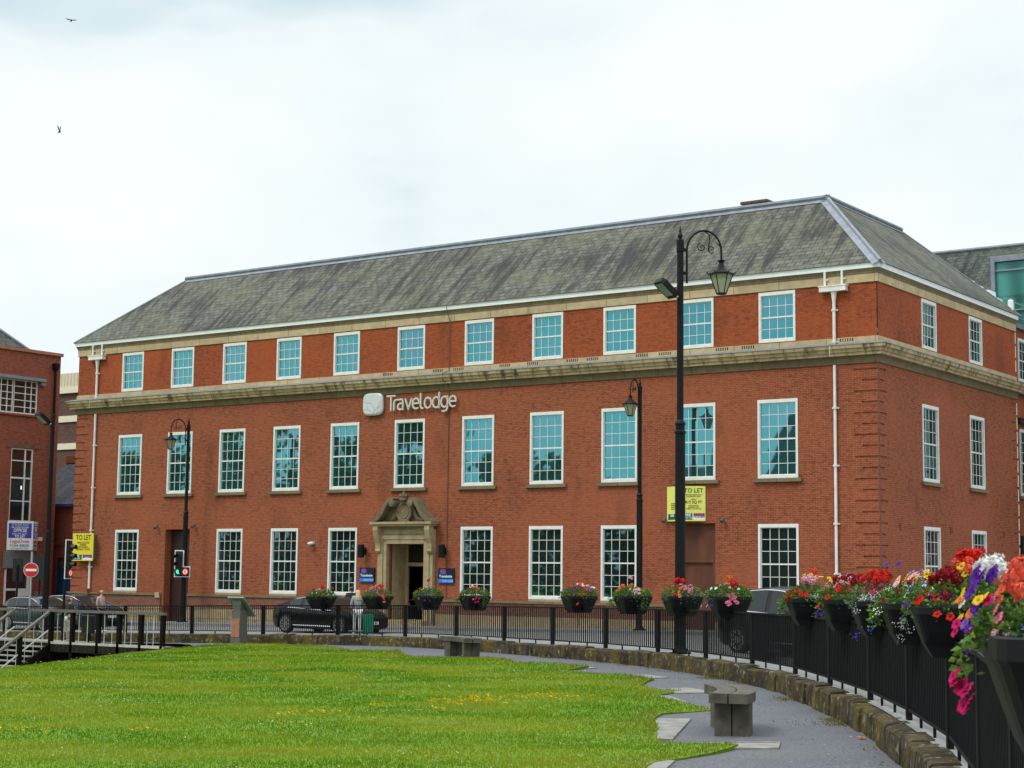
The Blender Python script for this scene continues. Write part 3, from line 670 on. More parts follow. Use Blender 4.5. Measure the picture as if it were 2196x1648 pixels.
mb = MB(); mb.add([(a_[0], a_[1], zr-.02), (b_[0], b_[1], zr-.02), (c_[0], c_[1], zr-.02), (d_[0], d_[1], zr-.02)], [(0, 1, 2, 3)]); obj('flat_roof', mb, M['lead_dark'], roof, loc=(0, 0, 0))
mb = MB()
up_ = Vector((0, 0, .0))
def roll_(p, q, r=.09): mb.tube([p, q], r, 8)
roll_((a_[0]-.1, a_[1], zr+.05), (b_[0]+.1, b_[1], zr+.05), .11); roll_((b_[0], b_[1]-.1, zr+.05), (c_[0], c_[1]+.1, zr+.05), .11)
obj('ridge_roll', mb, M['lead_dark'], roof, loc=(0, 0, 0))
mb = MB()
sl_ = ins+ov; hz_ = zr-ze
nF = Vector((0, -hz_, sl_)).normalized(); nS = Vector((hz_, 0, sl_)).normalized()
def flash(p, q, sdir, n, wd): p = Vector(p); q = Vector(q); s_ = Vector(sdir); o_ = n*.02; mb.add([p+o_, q+o_, q+s_*wd+o_, p+s_*wd+o_], [(0, 1, 2, 3)])
tF = (Vector(b_)-Vector(B)).normalized()
flash(B, b_, (tF.cross(nF)).normalized()*(-1 if tF.cross(nF).x > 0 else 1), nF, .30); flash(B, b_, (tF.cross(nS)).normalized()*(1 if tF.cross(nS).y > 0 else -1), nS, .30)
mb.tube([Vector(B)+Vector((0, 0, .03)), Vector(b_)+Vector((0, 0, .05))], .07, 8)
dn = Vector((0, -sl_, -hz_)).normalized(); flash((a_[0], a_[1], zr), (b_[0], b_[1], zr), dn, nF, .28)
dn2 = Vector((sl_, 0, -hz_)).normalized(); flash((b_[0], b_[1], zr), (c_[0], c_[1], zr), dn2, nS, .22)
mb.tube([A, a_], .05, 8)
mb.tube([Cc, c_], .05, 8)
obj('hip_flashing', mb, M['lead'], roof, loc=(0, 0, 0))
mb = MB(); mb.box(-7.87, -6.85, 5.0, 6.4, 16.9, 17.55); mb.box(-7.97, -6.75, 4.9, 6.5, 17.55, 17.66); obj('chimney', mb, M['brick_brown'], roof, loc=(0, 0, 0))
# ---- sash windows
def window_meshes(hw, h, rows):
    fw_ = .088; out = {}
    mb = MB(); z0 = .0
    mb.box(-hw, -hw+fw_, -.03, .11, 0, h); mb.box(hw-fw_, hw, -.03, .11, 0, h); mb.box(-hw+fw_, hw-fw_, -.03, .11, h-.13, h); mb.box(-hw+fw_, hw-fw_, -.035, .11, 0, .115)
    out['frame'] = mb.mesh('window', M['white'])
    mb = MB(); i = hw-fw_; zm = h*.5-.01; t = .0105
    x = [-i+2*i*k/4 for k in range(5)]
    for k in (1, 2, 3): mb.box(x[k]-t, x[k]+t, .045, .06, .115, h-.13)
    mb.box(-i, i, .03, .08, zm-.028, zm+.028)
    n2 = rows//2
    for (a, b) in ((.115, zm-.035), (zm+.035, h-.13)):
        for k in range(1, n2):
            z = a+(b-a)*k/n2
            for q in range(4): mb.box(x[q]+t, x[q+1]-t, .046, .06, z-t, z+t)
    mb.box(-i, -i+.022, .046, .078, .115, h-.13); mb.box(i-.022, i, .046, .078, .115, h-.13); mb.box(-i+.022, i-.022, .044, .079, .115, .15); mb.box(-i+.022, i-.022, .044, .079, h-.155, h-.13)
    out['bars'] = mb.mesh('glazing_bars', M['white'])
    for v in range(3):
        mb = MB(); r3 = random.Random(v*7+rows)
        for (a, b) in ((.115, zm), (zm, h-.13)):
            for k in range(n2):
                for q in range(4):
                    za = a+(b-a)*k/n2; zb = a+(b-a)*(k+1)/n2; d = [r3.uniform(-.0012, .0012) for _ in range(3)]
                    mb.add([(x[q], .064+d[0], za), (x[q+1], .064+d[1], za), (x[q+1], .064+d[1]+d[2], zb), (x[q], .064+d[0]+d[2], zb)], [(0, 1, 2, 3)])
        out['pane%d' % v] = mb
    mb = MB(); mb.box(-hw-.16, hw+.16, -.12, .10, -.14, -.004); out['sill'] = mb.mesh('sill', M['stone_frieze'])
    mb = MB(); mb.box(-hw, hw, -.03, .10, -.085, -.004); out['sill_g'] = mb.mesh('sill', M['stone'])
    return out
WT = window_meshes(HWT, ZT[1]-ZT[0], 4); WM = window_meshes(HW, ZM[1]-ZM[0], 6)
PM = {}
def pane(wm, v, mat):
    k = (id(wm), v, mat)
    if k not in PM: PM[k] = wm['pane%d' % v].mesh('pane', M[mat])
    return PM[k]
def window(wm, x, y, z, rz, mat, v, sill=None, parent=None):
    par = parent or hotel
    o = link('window', wm['frame'], par, Vector((x, y, z))-ORG[par.name]); o.rotation_euler = (0, 0, rz)
    link('glazing_bars', wm['bars'], o, (0, 0, 0)); p = link('pane', pane(wm, v, mat), o, (0, 0, 0))
    if sill: link('sill', wm[sill], o, (0, 0, 0))
    return o
for k, x in enumerate(XK):
    window(WT, x, 0, ZT[0], 0, 'glass', k % 3); window(WM, x, 0, ZM[0], 0, 'glass', (k+1) % 3, 'sill')
    if k not in (1, 5, 9): window(WM, x, 0, ZG[0], 0, 'glass_dark', (k+2) % 3, 'sill_g')
for k, y in enumerate(SY):
    window(WT, HX1, y, ZT[0], R(90), 'glass_side', k); window(WM, HX1, y, ZM[0], R(90), 'glass_side', k, 'sill'); window(WM, HX1, y, ZG[0], R(90), 'glass_office' if k == 0 else 'glass_side', k, 'sill_g')
# ---- doors
mb = MB(); mb.box(DX0+.02, DX1-.02, .40, .46, -.4, 4.1); o = obj('side_door', mb, M['door_dark'], hotel); o['label'] = 'tall dark brown side door in a deep opening'
mb = MB(); mb.box(BX0+.02, BX1-.02, .2, .26, -.4, 2.72); mb.box(BX0+.02, BX1-.02, .21, .25, 2.84, 4.18); o = obj('boarded_door', mb, M['wood_board'], hotel); o['label'] = 'doorway boarded up with brown sheets'
mb = MB(); mb.box(BX0+.02, BX1-.02, .10, .199, 2.72, 2.84); mb.box(BX1-.17, BX1-.02, .12, .199, -.3, 2.72); mb.box(BX0+.02, BX0+.14, .12, .199, -.3, 2.72); obj('transom_bar', mb, M['wood_board'], o, loc=(0, 0, 0))
XC = -21.35
fx = lambda a, b, d: (XC+a, -d, b)
ds = MB()    # architrave steps, entablature
for (hw_, hz, pr, w_) in ((1.50, 4.05, .20, .18), (1.33, 3.80, .25, .14), (1.20, 3.62, .20, .185)):
    ds.box(XC-hw_, XC-hw_+w_, -pr, .15, -.5, hz-.0); ds.box(XC+hw_-w_, XC+hw_, -pr, .15, -.5, hz)
ds.box(XC-1.33+.14, XC+1.33-.14, -.25, .15, 3.625, 3.80); ds.box(XC-1.02, XC+1.02, -.22, .15, 3.44, 3.62)
ds.box(XC-1.33, XC+1.33, -.19, .12, 3.804, 4.18); ds.box(XC-1.12, XC+1.12, -.225, -.18, 3.86, 4.06)
surround = obj('door_surround', ds, M['stone_door'], hotel)
Z0 = Vector((0, 0, 0))
mb = MB(); mb.box(XC-1.60, XC+1.60, -.52, .05, 4.184, 4.27); mb.box(XC-1.68, XC+1.68, -.59, .05, 4.27, 4.37); obj('entablature_ledge', mb, M['stone_door'], surround, loc=Z0)
oc = [(-1.95, 4.37), (-1.80, 4.43), (-1.58, 4.53), (-1.36, 4.74), (-1.16, 5.0), (-.98, 5.24), (-.82, 5.36), (-.62, 5.40), (-.46, 5.37)]
ic = [(-.50, 5.26), (-.64, 5.27), (-.78, 5.20), (-.92, 5.02), (-1.08, 4.78), (-1.26, 4.56), (-1.44, 4.43), (-1.62, 4.374)]
for sgn in (-1, 1):
    mb = MB(); poly = [(.88*(-a if sgn > 0 else a), b) for a, b in oc+ic]
    if sgn > 0: poly = poly[::-1]
    mb.prism(poly, -.02, .56, fx); obj('swan_neck_scroll', mb, M['stone_black'], surround, loc=Z0)
    mb = MB(); T = Matrix.Translation((XC+sgn*.50, 0, 5.16)) @ Matrix.Rotation(R(90), 4, 'X'); mb.lathe([(.15, .0), (.15, .572), (.10, .58), (.09, .572), (.05, .59)], n=18, T=T); obj('volute', mb, M['stone_frieze'], surround, loc=Z0)
    mb = MB(); pts_ = [(0, 4.18), (-.34, 4.18), (-.36, 4.02), (-.28, 3.72), (-.17, 3.45), (-.14, 3.22), (-.17, 3.14), (-.12, 3.06), (0, 3.06)]
    xx = XC+sgn*1.40; mb.prism(pts_, xx-.13, xx+.13, lambda a, b, d: (d, a-.18, b)); obj('console_bracket', mb, M['stone_door'], surround, loc=Z0)
mb = MB(); mb.prism([(-1.32, 4.37), (1.32, 4.37), (.92, 4.95), (.66, 5.2), (-.66, 5.2), (-.92, 4.95)], -.02, .12, fx); obj('tympanum', mb, M['stone_black'], surround, loc=Z0)
mb = MB(); cz = 4.78; n_ = 28
sh = [(.34*math.cos(t)*(1+.12*math.cos(2*t)), .40*math.sin(t)) for t in [2*math.pi*i/n_ for i in range(n_)]]
mb.prism([(a, cz+b) for a, b in sh], .1, .30, fx); mb.tube([(XC+a*1.0, -.30, cz+b*1.0) for a, b in sh+[sh[0]]], .05, 6); mb.tube([(XC+a*.62, -.30, cz+b*.66) for a, b in sh+[sh[0]]], .03, 6)
for sgn in (-1, 1):
    mb.tube([(XC+sgn*.42, -.16, 5.0), (XC+sgn*.50, -.18, 4.72), (XC+sgn*.66, -.18, 4.52), (XC+sgn*.9, -.16, 4.42)], [.05, .09, .09, .05], 6)
    mb.tube([(XC+sgn*.28, -.28, 4.42), (XC+sgn*.12, -.3, 4.40), (XC, -.3, 4.46)], .05, 6)
mb.ball((XC, -.32, 5.22), .12, 10); obj('cartouche', mb, M['stone_frieze'], surround, loc=Z0)
mb = MB(); mb.lathe([(.17, 0), (.20, .05), (.17, .1), (.19, .17), (.22, .22), (.15, .27)], (XC, -.34, 5.26), 12)
for k in range(5): a = k/5*2*math.pi; mb.ball((XC+.15*math.cos(a), -.34+.15*math.sin(a), 5.53), .05, 6)
mb.ball((XC, -.34, 5.56), .08, 8); mb.ball((XC, -.34, 5.66), .035, 6); obj('crown', mb, M['stone_black'], surround, loc=Z0)
mb = MB(); a, b, yq = EX0, EX1, 1.15   # deep porch
mb.add([(a, .16, -.5), (a, yq, -.5), (a, yq, 3.44), (a, .16, 3.44)], [(3, 2, 1, 0)]); mb.add([(b, .16, -.5), (b, yq, -.5), (b, yq, 3.44), (b, .16, 3.44)], [(0, 1, 2, 3)])
mb.add([(a, .16, 3.44), (b, .16, 3.44), (b, yq, 3.44), (a, yq, 3.44)], [(0, 1, 2, 3)]); mb.add([(a, -.2, .22), (b, -.2, .22), (b, yq, .22), (a, yq, .22)], [(0, 1, 2, 3)])
mb.box(a, a+.12, yq, yq+.1, -.4, 3.44); mb.box(b-.12, b, yq, yq+.1, -.4, 3.44); mb.box(a+.12, b-.12, yq-.02, yq+.1, 2.50, 2.66)
obj('porch', mb, M['stone_door'], hotel)
mb = MB(); mb.box(a+.12, b-.12, yq+.06, yq+.1, 2.66, 3.44); obj('fanlight', mb, M['dark'], hotel); mb = MB(); mb.box(a+.12, b-.12, yq+1.5, yq+1.56, -.3, 2.5); obj('doorway_interior', mb, M['dark'], hotel)
mb = MB(); mb.box(a+.62, b-.62, yq+.5, yq+.54, .2, 2.46); obj('inner_door', mb, plain('warm_grey_inner_door', (.20, .18, .16), .5), hotel)  # inner door in one plain warm grey
mb = MB(); mb.box(a-.35, b+.35, -.75, -.2, -.4, .21); obj('step', mb, M['stone'], hotel)
# ---- downpipes
def downpipe(x, zb, lab):
    mb = MB(); y = -.10; tc_ = .055
    mb.tube([(x, y, zb), (x, y, 9.9)], tc_, 10); mb.tube([(x, y-.42, 10.2), (x, y-.42, 10.58)], .01, 4)
    mb.tube([(x, y, 10.66), (x, y, 12.2), (x, y, 12.5), (x, y, 12.62)], [.06, .06, .10, .13], 10)
    for z in (8.3, 6.2, 4.1, 2.3, 11.9, 10.72): mb.lathe([(.085, 0), (.085, .08)], (x, y, z), 10); mb.box(x-.13, x+.13, -.06, -.02, z+.01, z+.06)
    o = obj('downpipe', mb, M['pipe'], hotel)
    mb = MB(); mb.box(x-.52, x+.52, -.26, -.03, 12.62, 12.80); mb.box(x-.56, x+.56, -.28, -.02, 12.80, 12.84); obj('hopper_head', mb, M['pipe'], o, loc=Z0)
    for dx in (-.34, .34): mb = MB(); mb.tube([(x+dx, -.13, 12.84), (x+dx, -.13, 13.374)], .05, 8); mb.box(x+dx+.03, x+dx+.12, -.12, -.02, 13.05, 13.1); obj('gutter_outlet', mb, M['pipe'], o, loc=Z0)
    return o
downpipe(-41.27, 1.25, 'left'); downpipe(-1.56, .2, 'right')
mb = MB(); mb.tube([(-41.27, -.16, -.3), (-41.27, -.16, 1.26)], .06, 8); mb.lathe([(.09, 0), (.09, .1)], (-41.27, -.16, 1.18), 8); obj('rusty_shoe', mb, M['rust'], hotel)
mb = MB(); mb.tube([(-19.24, -.03, 1.1), (-19.24, -.03, 9.95), (-19.24, -.12, 10.2), (-19.24, -.52, 10.35), (-19.24, -.52, 10.6), (-19.24, -.07, 10.75), (-19.24, -.06, 12.9), (-19.24, -.3, 13.4), (-19.24, -.3, 13.58)], .016, 5); mb.tube([(HX1+.02, -.02, .4), (HX1+.02, -.02, 9.9)], .02, 5); mb.tube([(HX1+.03, -.02, 10.9), (HX1+.03, -.02, 13.2)], .013, 5)
obj('lightning_conductor', mb, M['cable'], hotel)
mb = MB()
for z in np.arange(1.2, 13, .62):
    if not 9.8 < z < 10.9: mb.tube([(HX1-.01, HD-.02, z), (HX1-.01, HD-.02, min(z+.5, 13))], .035, 6)
obj('pale_conduit', mb, M['cream'], hotel)
# ---- roof bits
t = thing('vent_pipe', 'short white vent pipe standing at the far eaves of the hotel side wall', 'vent pipe', (-.05, 14.85, 13.57)); mb = MB(); mb.lathe([(.12, 0), (.12, .66), (.10, .70)], n=12); obj('pipe', mb, M['fascia'], t); mb = MB(); mb.lathe([(.05, .70), (.05, .78)], n=8); obj('cap', mb, M['lead'], t)
t = thing('rooftop_plant', 'white ventilation units on the flat roof behind the hotel side slope', 'air unit', (-2.2, 17.2, 13.3)); mb = MB(); mb.box(-.95, -.45, -.2, .5, 0, 2.45); mb.box(-.45, -.05, -.2, .5, 0, 2.15); obj('duct', mb, M['fascia'], t); mb = MB(); mb.box(-.04, .52, -.4, .5, 0, 1.85); mb.box(.52, .82, -.45, .5, 0, 1.5); obj('casing', mb, M['fascia'], t); mb = MB(); mb.box(.56, .80, -.47, -.45, 1.05, 1.3); obj('grille', mb, M['dark'], t)
# ------------------------------------------------------------------ annex beyond and the slate roofed wing behind
an = thing('brick_annex', 'flat topped brick annex joined to the far end of the hotel side wall', 'building', (-4, 20, .7), world=True)
mb = MB(); sd2 = lambda u, z, d: (-.28-d, u, z)
wall_mesh(mb, sd2, HD+.002, 34, -.5, 13.2, [(16.3, 17.94, *ZM), (16.3, 17.8, 10.9, 12.81), (15.7, 18, 1, 4.0, .5, 1)]); obj('wall', mb, M['brick'], an)
mb = MB(); mb.box(-6, -.12, HD+.01, 34, 13.2, 13.42); mb.box(-6, -.05, HD+.01, 34, 10.3, 10.55); obj('roof_edge', mb, M['lead_dark'], an)
window(WT, -.28, 17.06, 10.9, R(90), 'glass_side', 1, parent=an); window(WM, -.28, 17.12, ZM[0], R(90), 'glass_side', 2, 'sill', parent=an)
mb = MB(); mb.box(-.32, -.1, 16.0, 18, 9.0, 9.25); mb.box(-.3, -.1, 15.9, 18.4, .9, 4.1); obj('dark_panel', mb, M['dark'], an)
mb = MB(); mb.tube([(-.3, HD-.2, 14.35), (-.3, 24, 14.35)], .025, 6); mb.tube([(-.3, 16, 13.42), (-.3, 16, 14.35)], .025, 6); mb.tube([(-.3, 19, 13.42), (-.3, 19, 14.35)], .025, 6); mb.tube([(-.3, HD-.2, 13.75), (-.3, 24, 13.75)], .015, 6); obj('roof_handrail', mb, M['galv'], an)
bw = thing('rear_wing', 'dark slate roofed wing with a green glazed dormer rising behind the hotel', 'building', (-8, 28, .7), world=True)
mb = MB(); mb.add([(-24, 17.5, 11.0), (6, 17.5, 11.0), (6, 26, 18.86), (-24, 26, 18.86)], [(0, 1, 2, 3)]); mb.add([(-24, 34, 11.0), (6, 34, 11), (6, 26, 18.86), (-24, 26, 18.86)], [(3, 2, 1, 0)])
me = mb.mesh('roof', M['slate_dark']); 
for p in me.polygons:
    for li, vi in zip(p.loop_indices, p.vertices): c = me.vertices[vi].co; me.uv_layers[0].data[li].uv = (c.x, (c.z-11)*1.42)
rf2 = link('roof', me, bw); mb = MB(); mb.tube([(-24, 26, 18.9), (6, 26, 18.9)], .1, 8); obj('ridge_roll', mb, M['lead_dark'], rf2, loc=Z0)
mb = MB(); mb.box(-24, 5.5, 19, 33, -.5, 11.2); obj('wall', mb, M['brick_brown'], bw)
mb = MB(); mb.box(-2.70, 3.5, 20.0, 25, 17.0, 17.28); mb.box(-2.70, -2.52, 20.0, 25, 11, 17.0); mb.box(-2.52, 3.5, 20.1, 20.2, 16.55, 16.62); mb.box(-2.52, 3.5, 20.1, 20.2, 14.65, 14.71); dm = obj('dormer_frame', mb, M['lead'], bw)
mb = MB(); mb.box(-2.52, 3.4, 20.2, 24.8, 11, 16.98); obj('dormer_glass', mb, M['glass_teal_box'], dm, loc=Z0)
# ------------------------------------------------------------------ left buildings
lb = thing('office_building', 'dark red brick office building with white framed windows at the left edge', 'building', (-56, -2, -.3), world=True)
lf = lambda u, z, d: (-50-d, u, z)
LW = [(.2, 3.4, 10.52, 12.36), (1.82, 3.28, 4.72, 8.66), (1.7, 3.36, -.4, 2.2)]
mb = MB(); wall_mesh(mb, lf, -3, 4.9, -1, 13.9, LW, .16); mb.add([(-50, 4.9, -1), (-64, 4.9, -1), (-64, 4.9, 13.9), (-50, 4.9, 13.9)], [(0, 1, 2, 3)]); mb.add([(-50, -3, -1), (-64, -3, -1), (-64, -3, 13.9), (-50, -3, 13.9)], [(3, 2, 1, 0)]); obj('wall', mb, M['brick_left'], lb)
mb = MB(); mb.box(-50.25, -49.90, -3.1, 5.0, 13.9, 14.07); mb.box(-64, -50.25, 4.6, 5.0, 13.9, 14.07); obj('coping', mb, plain('terracotta_coping', (.36, .13, .075), .8, var=.2, scale=3), lb)
mb = MB(); mb.add([(-50.6, 3.6, 13.9), (-50.6, -3, 13.9), (-57, -3, 20)], [(2, 1, 0)]); mb.add([(-50.6, 3.6, 13.9), (-57, -3, 20), (-63.5, 3.6, 13.9)], [(0, 1, 2)][::-1]); obj('roof', mb, M['slate_dark'], lb)
mb = MB(); mb.tube([(-50.6, 3.6, 13.95), (-57, -3, 20.05)], .09, 6); obj('hip_flashing', mb, M['lead'], lb)
def office_window(y0, y1, z0, z1, xs, zs, t=.035, m='glass_office'):
    mb = MB(); x = -50.06
    def bar(a, b, c, d, q=0): mb.box(x-.05+q, x+.03+q, a, b, c, d)
    bar(y0, y0+.07, z0, z1); bar(y1-.07, y1, z0, z1); bar(y0+.07, y1-.07, z0, z0+.07); bar(y0+.07, y1-.07, z1-.07, z1)
    for f, tt in xs: c = y0+(y1-y0)*f; bar(c-tt, c+tt, z0+.07, z1-.07, -.006)
    for f, tt in zs: c = z0+(z1-z0)*f; bar(y0+.07, y1-.07, c-tt, c+tt, -.012)
    o = obj('window', mb, M['white'], lb); mb = MB(); mb.add([(x-.03, y0, z0), (x-.03, y1, z0), (x-.03, y1, z1), (x-.03, y0, z1)], [(0, 1, 2, 3)]); obj('pane', mb, M[m], o, loc=Z0); return o
office_window(.2, 3.4, 10.52, 12.36, [(k/8, .02) for k in (1, 2, 3, 4, 6, 7)]+[(.5, .07)], [(k/5, .02) for k in range(1, 5)])
wo = office_window(1.82, 3.28, 4.72, 8.66, [(.66, .035)], [(.83, .03), (.595, .045), (.28, .03)])
mb = MB(); mb.ball((-50.075, 2.62, 6.55), .09, 8, sc=(.1, .5, 1.3)); obj('reflected_lamp', mb, M['pane_glow'], wo, loc=Z0)  # glowing blob on the pane stands in for a lamp's reflection
mb = MB(); mb.box(-50.04, -49.72, .0, 3.75, 12.36, 12.52); mb.box(-50.04, -49.8, 3.5, 3.75, 12.16, 12.358); obj('lintel_canopy', mb, M['lead'], lb)
mb = MB(); mb.box(-50, -49.92, .15, 3.45, 10.4, 10.5); obj('sill', mb, M['brick_left'], lb)
mb = MB(); mb.box(-50, -49.97, 1.5, 3.7, 8.68, 9.0); obj('brick_arch', mb, M['brick_plinth'], lb)
mb = MB(); mb.tube([(-49.86, 4.45, -.3), (-49.86, 4.45, 13.1)], .075, 8); mb.lathe([(.09, 0), (.17, .12), (.2, .35), (.2, .42)], (-49.86, 4.45, 13.05), 4); obj('downpipe', mb, M['iron'], lb)
mb = MB(); mb.box(-50, -49.85, 1.58, 3.5, 2.24, 3.16); obj('door_canopy', mb, M['grey_metal'], lb)
mb = MB(); mb.box(-50.08, -49.98, 1.7, 1.82, -.4, 2.2); mb.box(-50.08, -49.98, 3.24, 3.36, -.4, 2.2); mb.box(-50.08, -49.98, 1.82, 3.24, 1.05, 1.16); mb.box(-50.08, -49.98, 2.62, 3.24, -.4, 1.05); df = obj('entrance_door', mb, M['white'], lb)
mb = MB(); mb.box(-50.12, -50.09, 1.82, 3.24, -.4, 2.2); obj('door_glass', mb, M['glass_office'], df, loc=Z0); mb = MB(); mb.box(-49.975, -49.95, 2.82, 3.0, .15, .6); obj('letterbox', mb, M['cloth_grey'], df, loc=Z0)
mb = MB(); mb.box(-50, -49.93, 3.8, 4.15, -.3, 1.0); obj('meter_panel', mb, M['grey_metal'], lb); mb = MB(); mb.box(-50, -49.9, 3.78, 4.05, 3.72, 3.92); obj('lamp_box', mb, M['cream'], lb)
# V board
def vboard(name, label, apex, e0, e1, z0, z1, board_m, fill):
    t = thing(name, label, 'sign', (apex[0], apex[1], z0), world=True)
    for (a, b, k) in ((e0, apex, 0), (apex, e1, 1)):
        a3 = Vector((a[0], a[1], 0)); b3 = Vector((b[0], b[1], 0)); ux = (b3-a3).normalized(); n = ux.cross(Vector((0, 0, 1))); Lb = (b3-a3).length
        mb = MB(); T = Matrix(((ux.x, -n.x, 0, a3.x), (ux.y, -n.y, 0, a3.y), (0, 0, 1, 0), (0, 0, 0, 1)))
        mb.box(.01, Lb-.01, 0, .03, z0, z1, T=T); pn = obj('board', mb, board_m, t)
        fill(t, pn, a3, ux, n, Lb, k)
    return t
def plaque(par, a3, ux, n, u0, u1, z0, z1, m, name='panel', pr=.004):
    mb = MB(); T = Matrix(((ux.x, -n.x, 0, a3.x), (ux.y, -n.y, 0, a3.y), (0, 0, 1, 0), (0, 0, 0, 1))); mb.box(u0, u1, -pr, .005, z0, z1, T=T); return obj(name, mb, m, par, loc=Z0)
def btxt(par, body, size, m, a3, ux, n, u, z, sx=1.0, bold=0.0, pr=.006):
    o = Vector((a3.x, a3.y, 0))+ux*u+n*pr; me = text_mesh(body, size, .002, 'CENTER', bold, sx); me.transform(face_mat((o.x, o.y, z), ux)); me.materials.clear(); me.materials.append(m); return link('lettering', me, par, Z0)
def fillL(t, p, a3, ux, n, Lb, k):
    c = Lb/2; plaque(p, a3, ux, n, .08, Lb-.08, 3.83, 4.62, M['blue_ink'])
    for body, sz, z, m, bo in (('27 St John Street', .15, 4.54, 'white_board', .0), ('AIR CONDITIONED', .12, 4.40, 'white_board', .002), ('OFFICES', .24, 4.24, 'white_board', .006), ('626-1,953 SQ.FT.', .13, 4.07, 'white_board', .0), ('TO LET', .21, 3.92, 'white_board', .006), ('LegatOwen', .27, 3.66, 'red_ink', .004), ('01244 408200', .20, 3.43, 'grey_ink', .003), ('www.legatowen.co.uk', .12, 3.28, 'grey_ink', 0)):
        btxt(p, body, sz, M[m], a3, ux, n, c, z, .78 if sz > .2 else .85, bo, .009)
vboard('letting_board', 'white and blue offices to let board folded in a V on the office building', (-49.1, 2.75), (-50.0, 1.75), (-49.95, 3.75), 3.2, 4.74, M['white_board'], fillL)
# lean-to between the two buildings
lt = thing('porch_building', 'small brick building with a purple slate roof and blue door between the big buildings', 'building', (-47, 8, .2), world=True)
mb = MB(); wall_mesh(mb, lambda u, z, d: (u, 6+d, z), -54, -42.8, -1, 5.85, [(-51.0, -49.75, -.5, 2.85, .2, 1)]); mb.box(-54, -42.8, 5.9, 5.999, 3.55, 3.68); obj('wall', mb, M['brick_left'], lt)
mb = MB(); mb.add([(-54, 5.7, 5.8), (-42.8, 5.7, 5.8), (-42.8, 9, 8.35), (-54, 9, 8.35)], [(0, 1, 2, 3)])
me = mb.mesh('roof', M['slate_blue'])
for p in me.polygons:
    for li, vi in zip(p.loop_indices, p.vertices): c = me.vertices[vi].co; me.uv_layers[0].data[li].uv = (c.x, (c.z-5.8)*1.6)
link('roof', me, lt)
mb = MB(); mb.box(-54, -42.8, 5.6, 5.75, 5.66, 5.80); mb.tube([(-50.95, 5.62, -.3), (-50.95, 5.62, 5.7)], .07, 8); obj('gutter', mb, M['blue_pipe'], lt)
mb = MB(); mb.box(-51.0, -49.75, 6.05, 6.15, 2.2, 2.3); mb.box(-51, -50.9, 6.05, 6.15, -.4, 2.85); mb.box(-49.87, -49.75, 6.05, 6.15, -.4, 2.85); mb.box(-50.42, -50.36, 6.05, 6.15, 2.3, 2.85); mb.box(-50.85, -49.9, 6.1, 6.16, -.4, 2.2); obj('door', mb, M['blue_door'], lt)
mb = MB(); mb.box(-54, -42.8, 8.9, 9.1, 8.35, 8.75); obj('ridge_wall', mb, M['brick_left'], lt)
bb = thing('banded_building', 'brown brick block with cream bands and cream cladding far behind the side street', 'building', (-62, 20, .2), world=True)
mb = MB(); mb.box(-80, -50, 16, 30, -1, 13.9); obj('wall', mb, M['brick_brown'], bb)
for z0, z1 in ((11.68, 12.08), (9.9, 10.3), (7.4, 7.8)): mb = MB(); mb.box(-80.05, -49.9, 15.9, 30, z0, z1); obj('cream_band', mb, M['cream'], bb)
mb = MB()
for i in range(100): x = -80+i*.3; mb.box(x, x+.26, 15.85, 29, 13.95, 14.85)
mb.box(-80, -50, 15.95, 29, 13.9, 14.8); obj('cladding', mb, M['cream_clad'], bb)
mb = MB(); mb.box(-80, -50, 15.8, 30, 13.55, 13.94); obj('cream_parapet', mb, M['cream'], bb)
mb = MB(); mb.tube([(-61.73, 17, 14.8), (-61.73, 17, 15.3)], .03, 6); mb.box(-61.95, -61.6, 16.9, 17.1, 15.2, 15.4); obj('aerial', mb, M['lead'], bb)
print('buildings ok')
# ------------------------------------------------------------------ signs on the hotel
FX, FU = Vector((1, 0, 0)), Vector((0, -1, 0))
t = thing('wall_sign', 'large raised cream hotel name lettering with rounded logo under the cornice', 'sign', (-20.7, -.02, 9.0), world=True)
STK = {'T': ([[(0, .95), (.52, .95)], [(.26, .95), (.26, .0)]], .46), 'r': ([[(0, 0), (0, .5), (.05, .64), (.16, .68), (.24, .68)]], .25),
 'a': ([[(.04, .66), (.2, .70), (.31, .64), (.34, .5), (.34, .0)], [(.34, .40), (.18, .42), (.05, .36), (0, .22), (.03, .07), (.15, 0), (.28, .05), (.34, .16)]], .50),
 'v': ([[(0, .68), (.2, 0), (.40, .68)]], .48), 'e': ([[(.02, .36), (.40, .36), (.39, .52), (.32, .66), (.2, .70), (.07, .63), (0, .45), (0, .25), (.07, .07), (.2, 0), (.34, .04)]], .51),
 'l': ([[(0, 1.06), (0, .16), (.05, .03), (.16, .0)]], .26), 'o': ([[(.21, 0), (.07, .07), (0, .25), (0, .45), (.07, .63), (.21, .70), (.35, .63), (.42, .45), (.42, .25), (.35, .07), (.21, 0)]], .53),
 'd': ([[(.40, 1.06), (.40, 0)], [(.40, .52), (.32, .66), (.2, .70), (.07, .63), (0, .45), (0, .25), (.07, .07), (.2, 0), (.32, .04), (.40, .18)]], .53),
 'g': ([[(.40, .70), (.40, -.06), (.34, -.22), (.2, -.27), (.08, -.25)], [(.40, .52), (.32, .66), (.2, .70), (.07, .63), (0, .45), (0, .25), (.07, .07), (.2, 0), (.32, .04), (.40, .18)]], .53)}
